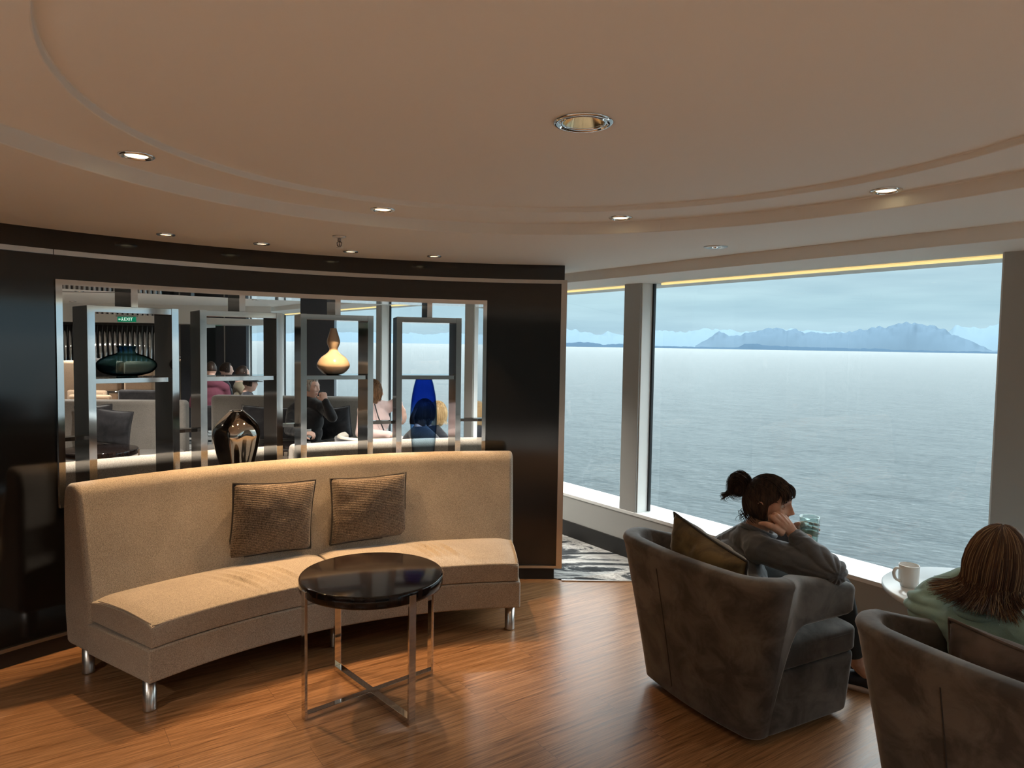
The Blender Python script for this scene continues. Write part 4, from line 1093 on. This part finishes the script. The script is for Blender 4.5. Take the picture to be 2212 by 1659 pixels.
def fist(w):
    "right fist with the knuckles up against the cheek and the thumb stretched back towards the ear"
    sh = []; kx = [(1669, 1118, 3.045), (1677, 1113, 3.05), (1686, 1113, 3.06), (1695, 1117, 3.07)]
    for i, (a, b, y) in enumerate(kx):
        k = PY(a, b, y); w_ = w+Vector((-.012+.008*i, 0, .004)); sh.append(tube([w_, w_.lerp(k, .5)+Vector((0, -.005, 0)), k], [.0165, .0150, .0115], 10)); sh.append(ellipsoid(k, (.0115,)*3, 10))
        p1 = k+Vector((.004, .034, -.004)); p2 = p1+Vector((.004, .008, -.026)); p3 = p2+Vector((0, -.018, -.008)); sh.append(tube(smooth_path([k, p1, p2, p3], 4), [.0105-.002*j/12 for j in range(13)], 10)); sh.append(ellipsoid(p3, (.0085,)*3, 10))
    t0 = w.lerp(PY(1672, 1135, 3.04), .45)+Vector((-.006, 0, -.014)); t1 = PY(1668, 1138, 3.035); t2 = PY(1654, 1132, 3.04); t3 = PY(1643, 1131, 3.05)
    sh.append(tube(smooth_path([t0, t1, t2, t3], 4), [.0185-.0095*j/12 for j in range(13)], 10)); sh.append(ellipsoid(t3, (.0098, .0095, .0095), 12))
    sh.append(ellipsoid(w.lerp(PY(1680, 1122, 3.055), .5), (.030, .014, .026), 14)); return sh
hold = []
gdir = Vector((.1, -1, .1))
def grip(c, w):
    "left hand wrapped round the glass from its far side, finger tips showing at both edges"
    sh = [tube([w, w.lerp(c+Vector((-.045, .045, 0)), .6), c+Vector((-.052, .035, .0))], [.026, .026, .021], 10)]
    for i, dz in enumerate((.030, .010, -.010, -.028)):
        if i == 3: dz += .004
        e_ = (.010, .004, .012, .022)[i]
        pts = [c+Vector((-.040, .045, dz)), c+Vector((.0, .060, dz+.002)), c+Vector((.036, .044, dz)), c+Vector((.054, .014+e_, dz-.002))]
        sh.append(tube(smooth_path(pts, 5), [.0088-.0022*j/15 for j in range(16)], 10)); sh.append(ellipsoid(pts[-1], (.0068,)*3, 10))
    tp = [c+Vector((-.052, .03, -.010)), c+Vector((-.062, -.008, -.004)), c+Vector((-.048, -.038, -.002)), c+Vector((-.018, -.054, -.006))]
    sh.append(tube(smooth_path(tp, 5), [.0135-.004*j/15 for j in range(16)], 10)); sh.append(ellipsoid(tp[-1], (.0092,)*3, 10))
    i2 = [c+Vector((-.046, .04, .020)), c+Vector((-.060, .012, .034)), c+Vector((-.054, -.010, .044))]
    sh.append(tube(smooth_path(i2, 5), [.0125-.003*j/10 for j in range(11)], 10)); sh.append(ellipsoid(i2[-1], (.0092,)*3, 10))
    return sh
_hs = hand_shapes
def hand_shapes(**h):
    return h['fn'](*h['args']) if 'fn' in h else _hs(**h)
def arm_folds(p):
    base = fold_fn(7, .006, 15, (1, 1, 1.2))(p)
    d = (p-elR).length
    if d < .20:
        a = math.atan2(p.z-elR.z, p.x-elR.x); base += .010*math.exp(-(d/.13)**2)*(abs(math.sin(a*5.2+d*22))-.5)
    return base
pr1 = person('person with dark upswept hair and grey sweatshirt, cheek on fist, glass in hand', J1, W1, SKIN, M['greyfleece'], M['darkpants'], updo, M['hairdark'],
    voxel=.0045, hands=[dict(fn=fist, args=(wrR,)), dict(fn=grip, args=(gl_c, Vector(J1['wrL'])))], top_fold=arm_folds, shoes=(M['slip'], M['slipsole']), yaw=math.radians(12), sleeve=(.062, .060, .037), wid=.95)
# cuff and collar of the sweatshirt
cf = elR.lerp(wrR, .86); cd = (wrR-elR).normalized()
link('cuff', *tube([cf-cd*.030, cf-cd*.015, cf, cf+cd*.012, cf+cd*.016], [.040, .0385, .037, .036, .030], 24), M['greyfleece'], pr1)
nkc = W1 @ Vector((-.030, 0, -.128)); R3 = W1.to_3x3()
link('collar', *tube([nkc+Matrix.Rotation(.25, 3, 'Y') @ Vector((.074*math.cos(2*PI*i/36), .074*math.sin(2*PI*i/36), .006*math.sin(4*PI*i/36))) for i in range(37)], .012, 8, caps=False), M['greyfleece'], pr1)
# her glass
gr = empty('tumbler', (gl_c.x, gl_c.y, gl_c.z-.085), 0, 'tall pale green glass with ice held up by the dark-haired person', 'glass')
pr = [(.001, 0), (.036, 0), (.038, .006), (.040, .05), (.0435, .125), (.0455, .160), (.0425, .160), (.0405, .12), (.037, .05), (.034, .014), (.001, .012)]
v, f = lathe_open(pr, 40, fn=lambda a, z: 1+.008*math.sin(5*a+z*60)); link('glass_body', v, f, M['greenglass'], gr, local=True)
link('rim', *tube([(.044*math.cos(2*PI*i/40), .044*math.sin(2*PI*i/40), .160) for i in range(41)], .0022, 6, caps=False), M['greenglass'], gr, local=True)
v, f = lathe([(.0001, .014), (.034, .014), (.037, .05), (.0395, .10), (.0001, .10)], 32); link('drink', v, f, glass('iced_drink', (.92, .98, .965), 1.0, .05, body=(.45, .62, .58), bodyf=.22), gr, local=True)
rdm = random.Random(8)
for i in range(4):
    c_ = Vector((rdm.uniform(-.014, .014), rdm.uniform(-.014, .014), .103+.011*i)); R_ = Matrix.Rotation(rdm.uniform(0, 3), 3, 'Z') @ Matrix.Rotation(rdm.uniform(0, .9), 3, 'X')
    v, f = obox((0, 0, 0), (1, 0, 0), (0, 1, 0), (0, 0, 1), .012, .012, .011); link('ice_cube', [c_+R_ @ Vector(q) for q in v], f, glass('ice_%d' % i, (.95, .97, .97), 1.6, .12), gr, local=True, bev=.003)

# --- the person in mint, seen from behind
W2 = headm(PY(2152, 1228, 2.30), 42, 4, 6, 1.06)
sh2L, sh2R = PY(2082, 1352, 2.33), PY(2310, 1392, 2.08)
el2 = PY(1996, 1306, 2.52); wr2 = W2 @ Vector((.045, .085, -.075))
M['mint'] = knit('mint_sweatshirt', (.36, .57, .54), (.26, .44, .415)); M['bluejeans'] = mat('dark_jeans', (.02, .025, .04), .9)
M['hairbrown'] = mat('dark_brown_strands', (.055, .027, .017), .42, spec=.35)
J2 = dict(pelvis=C2(-.02, 0, .50), chest=(Vector(sh2L)+Vector(sh2R))/2+Vector((.0, .02, -.09)), neck=W2 @ Vector((-.045, 0, -.13)),
    shL=sh2L, shR=sh2R, elL=el2, wrL=wr2, elR=C2(.10, -.33, .66), wrR=C2(.30, -.2, .62), cuffL=.95, cuffR=.95,
    hpR=C2(.02, -.11, .475), hpL=C2(.02, .11, .475), knR=C2(.42, -.11, .50), knL=C2(.42, .10, .50), anR=C2(.46, -.11, .10), anL=C2(.46, .10, .10), ftR=C2(.58, -.11, .04), ftL=C2(.58, .10, .04))
def mint_folds(p):
    base = fold_fn(12, .006, 13, (1, 1, 1))(p); d = (p-el2).length
    if d < .24: base += .015*math.exp(-(d/.14)**2)*(abs(math.sin(math.atan2(p.z-el2.z, p.x-el2.x)*4+d*20))-.5)
    return base
pr2 = person('person with shoulder-length brown hair and mint green sweatshirt, seen from behind', J2, W2, SKIN, M['mint'], M['bluejeans'], long_hair(.075, .060, 2600, 3, vol=1.16, streaks=('streak1', 'streak2'), wts=(4, 4, 2)), M['hairbrown'],
    voxel=.006, hands=[dict(w=wr2, d=(W2.to_3x3() @ Vector((.3, -.2, .9))), nrm=(W2.to_3x3() @ Vector((0, 1, 0))), curl=.9, left=True), dict(w=J2['wrR'], d=E1c, nrm=(0, 0, 1), curl=.4)],
    top_fold=mint_folds, shoes=(M['slip'], M['slipsole']), yaw=math.radians(32), sleeve=(.066, .060, .046), wid=1.08)
nkc = W2 @ Vector((-.040, 0, -.128))
link('collar', *tube([nkc+Matrix.Rotation(-.15, 3, 'Y') @ Vector((.078*math.cos(2*PI*i/36), .078*math.sin(2*PI*i/36), 0)) for i in range(37)], .012, 8, caps=False), M['mint'], pr2)
# ================================================================== THE LOUNGE SEEN THROUGH THE DISPLAY OPENING
M['sofagrey'] = fabric('grey_sofa_fabric', (.30, .28, .255), (.17, .155, .14), 210)
M['charcoal'] = velvet('charcoal_velvet', (.03, .03, .034), (.012, .012, .015), .8)
def arc_sofa(c, a0, a1, r_in, label, m, top=.86, group=None):
    "curved sofa with its back to the partition, seat outwards"
    am = math.radians((a0+a1)/2); root = empty('curved_sofa', (c[0]+r_in*math.cos(am), c[1]+r_in*math.sin(am), 0), 0, label, 'sofa', group)
    R_ = r_in
    link('backrest', *sweep_arc([(R_, .14), (R_-.02, .5), (R_, top-.04), (R_+.03, top-.008), (R_+.07, top), (R_+.12, top-.008), (R_+.15, top-.05), (R_+.20, .30), (R_+.2, .14)], c, a0, a1, 40), m, root, bev=.02)
    link('base', *sweep_arc([(R_+.2, .14), (R_+.55, .14), (R_+.55, .29), (R_+.2, .29)], c, a0, a1, 40), m, root, bev=.012)
    link('seat_cushion', *sweep_arc([(R_+.19, .295), (R_+.56, .295), (R_+.56, .40), (R_+.48, .42), (R_+.19, .42)], c, a0+.3, a1-.3, 40), m, root, bev=.015)
    for a in (a0+2, a1-2):
        for r in (R_+.08, R_+.48):
            t = math.radians(a); v, f = lathe([(.026, 0), (.026, .142)], 16, (c[0]+r*math.cos(t), c[1]+r*math.sin(t), 0)); link('leg', v, f, M['brushed'], root)
    return root
arc_sofa(CC, 118.9, 141.5, 3.86, 'beige sofa back just behind the partition opening, left of the pair', M['sofa'], .865, 'sofas backed against the far side of the partition')
arc_sofa((.9, .9), 102.5, 121.0, 4.72, 'beige sofa back just behind the partition opening, right of the pair', M['sofa'], .865, 'sofas backed against the far side of the partition')

def banquette(p0, p1, top, label, group=None, m=None, depth=.5):
    p0, p1 = Vector(p0), Vector(p1); t = (p1-p0).normalized(); n = Vector((t.y, -t.x, 0)); c = (p0+p1)/2; Ln = (p1-p0).length; up = Vector((0, 0, 1)); m = m or M['sofagrey']
    root = empty('banquette', (c.x, c.y, 0), 0, label, 'sofa', group)
    MB().add(obox(c+up*((top+.12)/2), t, n, up, Ln/2, .09, (top-.12)/2)).build('backrest', m, root, bev=.045, bseg=4)
    MB().add(obox(c+n*(.09+depth/2)+up*.21, t, n, up, Ln/2, depth/2, .09)).build('base', m, root, bev=.012)
    MB().add(obox(c+n*(.085+depth/2)+up*.365, t, n, up, Ln/2-.004, depth/2, .06)).build('seat_cushion', m, root, bev=.03)
    for s in (-1, 1):
        for k in (.04, depth-.02): v, f = lathe([(.026, 0), (.026, .13)], 16, c+t*(s*(Ln/2-.08))+n*k); link('leg', v, f, M['brushed'], root)
    return root
GB = 'long grey sofas in the lounge beyond the partition'
banquette((-5.6, 7.35, 0), (-3.50, 7.62, 0), .94, 'grey sofa beyond the opening with two dark cushions and a black table in front', GB)
banquette((-3.40, 8.04, 0), (-1.62, 8.10, 0), .97, 'grey sofa beyond the opening on which the grey-haired person sits', GB)
def bg_pillow(px, py, y, w, h, label, tilt=.1, seed=0, lean=.08):
    b = PY(px, py, y); a = Vector((math.cos(tilt), 0, math.sin(tilt))); u = Vector((-math.sin(tilt), lean, math.cos(tilt)))
    pillow('dark_cushion', b-a*w/2, b+a*w/2, b+a*w/2+u*h, b-a*w/2+u*h, .13, M['charcoal'], M['charcoal'], label, 'dark velvet cushions on the far grey sofas', n=16, seed=seed, crease=.010, pipe=.004)
bg_pillow(234, 962, 7.05, .42, .36, 'charcoal velvet cushion at the left behind the leftmost frame, in front', -.10, 21)
bg_pillow(205, 950, 7.3, .40, .36, 'charcoal velvet cushion at the left, half hidden behind another cushion', .08, 22)
bg_pillow(556, 952, 7.72, .40, .38, 'charcoal velvet cushion left of the grey-haired person', -.05, 23)
bg_pillow(726, 950, 7.80, .38, .36, 'charcoal velvet cushion right of the grey-haired person', .12, 24)
bg_pillow(612, 950, 7.74, .36, .36, 'shiny charcoal cushion half hidden by the dark jacket', .05, 25)
side_table((-3.84, 6.55), .33, .565, 20, 'round black side table beyond the opening, at the left by the dark cushions')
side_table((-2.18, 6.96), .33, .565, 10, 'round black side table in front of the grey-haired person')
p = PZ(664, 946, .565); mug((p.x, p.y, .566), 'white mug on the black table held by the grey-haired person', 1.05, math.radians(185))

# --- grey-haired person in black jacket
M['blackfleece'] = knit('black_jacket', (.022, .023, .026), (.012, .012, .014))
M['hairgrey'] = hair_mat('grey_hair', (.14, .12, .11), (.42, .40, .37), 70)
M['pinkjacket'] = knit('pale_pink_jacket', (.66, .50, .48), (.55, .40, .38))
M['hairlight'] = hair_mat('light_brown_hair', (.12, .06, .03), (.34, .20, .11), 60)
M['hairblond'] = hair_mat('blond_hair', (.42, .28, .13), (.66, .50, .28), 60)
M['navy'] = knit('navy_top', (.015, .018, .026), (.010, .011, .017))
M['olive'] = knit('beige_jacket', (.26, .24, .17), (.18, .165, .12))
HM_ = headm(PY(672, 838, 7.72), -22, 8, 0, 1.02)
sR, sL = PY(632, 888, 7.62), PY(703, 884, 7.60)
JM = dict(pelvis=PY(668, 962, 7.66), chest=(sR+sL)/2+Vector((0, .0, -.12)), neck=HM_ @ Vector((-.05, 0, -.125)), shR=sR, shL=sL,
    elL=PY(718, 902, 7.40), wrL=PY(702, 866, 7.36), elR=PY(625, 930, 7.40), wrR=PY(657, 937, 7.10),
    hpR=PY(652, 968, 7.6), hpL=PY(688, 968, 7.6), knR=PY(640, 975, 7.25), knL=PY(728, 972, 7.28), anR=PY(645, 1060, 7.3), anL=PY(725, 1060, 7.3), ftR=PY(645, 1080, 7.15), ftL=PY(727, 1080, 7.15))
person('grey-haired person in a black zip jacket looking right with a hand at the mouth', JM, HM_, SKINP, M['blackfleece'], M['darkpants'], short_hair(5), M['hairgrey'], voxel=.009,
    hands=[dict(w=JM['wrL'], d=(-.25, .1, 1), nrm=(.6, -.8, 0), curl=1.3, left=True), dict(w=JM['wrR'], d=(.8, -.2, .1), nrm=(0, -.3, 1), curl=.8)], top_fold=fold_fn(31, .006, 12), yaw=math.radians(-100))
cz = sR.lerp(sL, .5); link('shirt', *ellipsoid(Vector(JM['neck'])+Vector((.0, -.052, -.020)), (.040, .035, .055), 20), M['ceramic'], bpy.data.objects.get('person.002'))
# --- light-brown-haired person in pale pink
HP = headm(PY(806, 848, 6.95), 22, 6, 0, .98)
sR, sL = PY(786, 888, 6.85), PY(836, 880, 7.12)
JP = dict(pelvis=PY(800, 965, 6.9), chest=(sR+sL)/2+Vector((0, 0, -.12)), neck=HP @ Vector((-.045, 0, -.125)), shR=sR, shL=sL,
    elL=PY(858, 868, 7.12), wrL=PY(872, 888, 7.05), elR=PY(778, 936, 6.7), wrR=PY(846, 940, 6.62), cuffL=.35)
person('person in a pale pink jacket with bobbed light brown hair and an outstretched arm', JP, HP, SKINP, M['pinkjacket'], M['bluejeans'], long_hair(.045, .0, 800, 9, r0=.002), M['hairlight'], voxel=.010,
    hands=[dict(w=JP['wrL'], d=(.12, 0, -1), nrm=(.9, -.4, 0), curl=.45, left=True), dict(w=JP['wrR'], d=(1, -.1, -.1), nrm=(0, 0, 1), curl=.4)], top_fold=fold_fn(35, .006, 12), yaw=math.radians(-35), face=False, sleeve=(.052, .046, .036))
pp = bpy.data.objects.get('person.003')
cc_ = sR.lerp(sL, .55); link('cord', *tube(smooth_path([cc_+Vector((.0, -.11, .06)), cc_+Vector((.045, -.16, -.06)), cc_+Vector((.09, -.155, -.17)), cc_+Vector((.12, -.14, -.27))], 5), .006, 6), M['frameblack'], pp)
# --- tub chair with a pale rim in which that person sits
tcx = PY(812, 985, 6.72); tc_ = empty('tub_armchair', (tcx.x, tcx.y, 0), 0, 'round tub chair with dark shell and pale lining beyond the opening', 'armchair')
M['palelin'] = mat('pale_lining', (.62, .58, .50), .7)
link('shell', *sweep_arc([(.31, .06), (.335, .06), (.385, .70), (.36, .705)], (tcx.x, tcx.y), -200, 30, 50), M['charcoal'], tc_, bev=.006)
link('lining', *sweep_arc([(.27, .10), (.309, .10), (.365, .706), (.350, .725), (.335, .725), (.30, .70)], (tcx.x, tcx.y), -200, 30, 50), M['palelin'], tc_, bev=.008)
v, f = lathe([(.0001, .12), (.28, .12), (.29, .38), (.27, .41), (.0001, .42)], 40, (tcx.x, tcx.y, 0)); link('seat', v, f, M['palelin'], tc_)
v, f = lathe([(.0001, 0), (.20, 0), (.20, .02), (.0001, .12)], 40, (tcx.x, tcx.y, 0)); link('base', v, f, M['plinth'], tc_)
# --- two people seen from behind, through and beside the tall blue vase
def back_person(px, py, y, yaw, top, hair, hairm, label, sc=1.0, dz=.0, drop=.26, arms=True, skin=None):
    H_ = headm(PY(px, py, y), yaw, 4, 0, sc); f_ = Vector((math.cos(math.radians(yaw)), math.sin(math.radians(yaw)), 0)); l_ = Vector((-f_.y, f_.x, 0)); c_ = Vector(PY(px, py, y))+f_*(-.02)+Vector((0, 0, -drop))
    J_ = dict(pelvis=c_+Vector((0, 0, -.30))-f_*.02, chest=c_+Vector((0, 0, -.10)), neck=H_ @ Vector((-.045, 0, -.125)), shR=c_-l_*.185, shL=c_+l_*.185,
        elR=c_-l_*.25+f_*.06+Vector((0, 0, -.24)), elL=c_+l_*.25+f_*.06+Vector((0, 0, -.24)), wrR=c_-l_*.12+f_*.28+Vector((0, 0, -.28)), wrL=c_+l_*.12+f_*.28+Vector((0, 0, -.28)))
    return person(label, J_, H_, skin or SKINP, top, M['darkpants'], hair, hairm, voxel=.012, face=False, top_fold=fold_fn(px, .005, 11), yaw=math.radians(yaw), sleeve=(.055, .05, .04))
def tail_hair(root, hm, hmat):
    o = long_hair(.03, .0, 500, 17, r0=.002)(root, hm, hmat); q = MB(); rd = random.Random(2); P_ = []
    for i in range(160):
        y = rd.uniform(-.018, .018); P_.append([Vector((-.10-.045*math.sin(min(1, t)*2.2), y*(1+t), .05-.15*t)) for t in [i_/7 for i_ in range(8)]])
    q.add(strands(P_, .003, .001)); link('ponytail', [hm @ Vector(v_) for v_ in q.v], q.f, hmat, root); return o
back_person(917, 893, 6.35, 48, M['navy'], tail_hair, M['hairdark'], 'dark-haired person in navy seen from behind through the tall blue vase', .98)
back_person(946, 895, 6.95, 30, M['navy'], long_hair(.06, .02, 500, 19, r0=.002), M['hairblond'], 'blond person in dark clothes just right of the tall blue vase', .98, drop=.24)
# --- people far down the lounge
back_person(541, 829, 9.9, 5, M['navy'], short_hair(6), M['hairdark'], 'person in a dark cap and navy jacket in profile below the empty shelf', 1.0)
cp_ = bpy.data.objects.get('person.006'); hc6 = headm(PY(541, 829, 9.9), 5, 4, 0, 1.0)
v, f = lathe([(.106, .035), (.103, .07), (.085, .105), (.04, .128), (.0001, .132)], 32); q = MB(); q.add((v, f)); q.add(ellipsoid((.10, 0, .042), (.075, .065, .008), 20))
link('cap', [hc6 @ Vector(k_) for k_ in q.v], q.f, M['frameblack'], cp_)
back_person(524, 808, 10.6, 40, M['olive'], short_hair(8), M['hairdark'], 'dark-haired person in a beige jacket behind the one in the cap', 1.05)
back_person(456, 799, 10.2, 120, mat('plum_top', (.13, .035, .06), .9), short_hair(9), M['hairdark'], 'far dark-haired person in a plum top by the window', 1.0)
back_person(489, 800, 11.2, 30, M['navy'], short_hair(10), M['hairdark'], 'person in dark clothes against the dark far panel', 1.05)

# --- dark panels standing between the far window bays
def panel(px0, px1, y, z1, label, lines=True):
    a, b = PY(px0, 800, y), PY(px1, 800, y); root = empty('room_divider', ((a.x+b.x)/2, y, 0), 0, label, 'partition', 'dark panels dividing the far lounge')
    MB().add(box(a.x, b.x, y, y+.12, 0, z1)).build('panel', mat('slate_panel', (.035, .04, .05), .25), root, smooth=False)
    w = b.x-a.x
    if lines:
        MB().add(box(a.x-.002, b.x+.002, y-.006, y+.126, z1-.30, z1-.27)).build('metal_strip', M['chrome'], root, smooth=False)
        MB().add(box(a.x+w*.28, a.x+w*.28+.02, y-.005, y+.01, .1, z1-.3)).build('metal_strip', M['chrome'], root, smooth=False)
    return root
panel(649, 722, 9.35, 2.125, 'dark slate panel behind the cream gourd vase', False)
panel(466, 532, 11.7, 2.125, 'dark slate panel with thin bright strips above the empty shelf')
panel(378, 414, 11.4, 2.125, 'dark slate panel with bright strips between the two left frames')
# --- screen of bright vertical rods, header, bench and exit sign at the far left
rs = empty('rod_screen', (-6.2, 11.3, 0), 0, 'screen of bright vertical metal rods under a dark header, behind the flat blue vase', 'screen')
x0, x1 = PY(140, 740, 11.3).x, PY(345, 740, 11.3).x
MB().add(box(x0-.3, x1+.1, 11.25, 11.4, 1.80, 1.838)).build('header', M['plinth'], rs, smooth=False)
n_r = 20
for i in range(n_r):
    x = x0+(x1-x0)*i/(n_r-1); v, f = lathe([(.024, .02), (.020, 1.2), (.032, 1.80)], 14, (x, 11.32, 0)); link('rod', v, f, M['chrome'], rs)
MB().add(box(x0-.3, x1+.1, 11.25, 11.4, 0, .02)).build('rail', M['brushed'], rs, smooth=False)
struct(MB().add(box(XL, -5.95, 11.9, 12.0, 0, 2.13)).build('wall_far', M['plinth'], smooth=False))
M['tanfab'] = fabric('tan_fabric', (.60, .44, .31), (.45, .32, .22), 150)
bx0, bx1 = PY(130, 800, 10.6).x, PY(332, 800, 10.6).x
banquette((bx0, 10.7, 0), ((bx0+bx1)/2-.02+.2, 10.7, 0), 1.25, 'far high-backed tan bench in front of the rod screen, left part', 'tan benches before the rod screen', M['tanfab'], .42)
banquette(((bx0+bx1)/2+.03+.2, 10.7, 0), (bx1, 10.7, 0), 1.25, 'far high-backed tan bench in front of the rod screen, right part', 'tan benches before the rod screen', M['tanfab'], .42)
bg_pillow(224, 818, 10.3, .36, .30, 'dark cushion on the far tan bench beside the flat blue vase', 0, 27)
def back_chair(px, y, m, label, ztop=.86, w=.50):
    c = PY(px, 800, y); root = empty('lounge_chair', (c.x, y, 0), 0, label, 'chair', 'small chairs far beyond the leftmost frame')
    MB().add(box(-w/2, w/2, -.24, -.17, .32, ztop)).build('backrest', m, root, local=True, bev=.03)
    MB().add(box(-w/2, w/2, -.23, .25, .30, .42)).build('seat', m, root, local=True, bev=.03)
    for sx in (-1, 1):
        for sy in (-1, 1): link('leg', *tube([(sx*(w/2-.05), sy*.2, .001), (sx*(w/2-.06), sy*.19, .31)], .012, 8), M['chrome'], root, local=True)
back_chair(213, 8.0, M['tanfab'], 'tan chair back nearest the leftmost frame post, front one of the row', .905)
back_chair(216, 8.6, M['tanfab'], 'tan chair back in the middle of the small row', .92)
back_chair(208, 9.2, M['tanfab'], 'tan chair back at the rear of the small row', .93)
back_chair(324, 8.7, M['charcoal'], 'charcoal chair right of the glass table', .98, .55)
gt = empty('glass_table', (PY(278, 840, 9.75).x, 9.75, 0), 0, 'far table with thin top on crossed bright metal legs', 'table')
v, f = lathe([(.0001, .86), (.36, .86), (.36, .875), (.0001, .875)], 40); link('tabletop', v, f, M['darkchrome'], gt, local=True)
for a in (0, 90, 180, 270):
    t = math.radians(a+30); link('leg', *tube([(.28*math.cos(t), .28*math.sin(t), .001), (.08*math.cos(t+.5), .08*math.sin(t+.5), .45), (.26*math.cos(t), .26*math.sin(t), .862)], .012, 8), M['chrome'], gt, local=True)
# exit sign hanging from the ceiling
ex = PY(274, 690, 10.2); sg = empty('exit_sign', (ex.x, 10.2, 2.13), 0, 'green illuminated exit sign with arrow hanging from the far ceiling', 'sign')
M['signgreen'] = mat('sign_green', (.0, .10, .05), .5, emit=(.0, .16, .08), estr=.9); M['signwhite'] = mat('sign_white', (.8, .95, .85), .5, emit=(.8, 1, .85), estr=.8)
MB().add(box(-.15, .15, -.015, .015, 1.905-2.13, 1.925-2.13)).build('bracket', M['greywall'], sg, local=True, smooth=False)
for s in (-1, 1): MB().add(box(s*.1-.004, s*.1+.004, -.004, .004, 1.925-2.13, 0)).build('rod', M['brushed'], sg, local=True, smooth=False)
MB().add(box(-.13, .13, -.010, .010, 1.83-2.13, 1.905-2.13)).build('panel', M['signgreen'], sg, local=True, smooth=False)
fc = bpy.data.curves.new('exit_text', 'FONT'); fc.body = 'EXIT'; fc.size = .062; fc.extrude = .0008; fc.align_x = 'CENTER'; fc.align_y = 'CENTER'
fo_ = bpy.data.objects.new('tmp_text', fc); COL.objects.link(fo_); dg = bpy.context.evaluated_depsgraph_get(); tm = bpy.data.meshes.new_from_object(fo_.evaluated_get(dg)); bpy.data.objects.remove(fo_)
R_ = Matrix.Translation((.028, -.0115, 1.8675-2.13)) @ Matrix.Rotation(PI/2, 4, 'X')
link('lettering', [R_ @ v_.co for v_ in tm.vertices], [tuple(p_.vertices) for p_ in tm.polygons], M['signwhite'], sg, local=True, smooth=False)
q = MB(); zc = 1.8675-2.13
def flat(poly): return [(x, y_, z) for y_ in (-.0118, -.0108) for x, z in poly], [tuple(range(len(poly))), tuple(range(len(poly), 2*len(poly)))[::-1]]
q.add(flat([(-.118, zc), (-.100, zc+.014), (-.100, zc+.004), (-.078, zc+.004), (-.078, zc-.004), (-.100, zc-.004), (-.100, zc-.014)]))
q.add(flat([(-.060+.006*math.cos(2*PI*i/10), zc+.020+.006*math.sin(2*PI*i/10)) for i in range(10)]))
q.add(flat([(-.066, zc+.012), (-.054, zc+.010), (-.050, zc-.004), (-.040, zc-.022), (-.047, zc-.024), (-.058, zc-.006), (-.070, zc-.022), (-.075, zc-.018), (-.064, zc-.002)]))
q.build('symbols', M['signwhite'], sg, local=True, smooth=False)
# far ceiling: lowered bulkhead and dark slots
struct(link('trim_30', *prism(clip([(XL, 11.2), (0, 11.2), (0, 15), (XL, 15)], WN, 3.3), 1.84, 2.135), M['paint'], smooth=False))
struct(MB().add(box(XL, -2.0, 6.85, 6.90, 2.126, 2.131)).build('trim_31', M['plinth'], smooth=False))
struct(MB().add(box(XL, -1.6, 8.30, 8.35, 2.126, 2.131)).build('trim_32', M['plinth'], smooth=False))

for px_, y_, lb_ in ((541, 9.92, 'charcoal chair under the person in the dark cap'), (516, 10.72, 'charcoal chair under the person in the beige jacket'),
        (453, 10.24, 'charcoal chair under the person in the plum top'), (487, 11.3, 'charcoal chair under the person by the dark far panel')):
    back_chair(px_, y_, M['charcoal'], lb_, .66, .36)
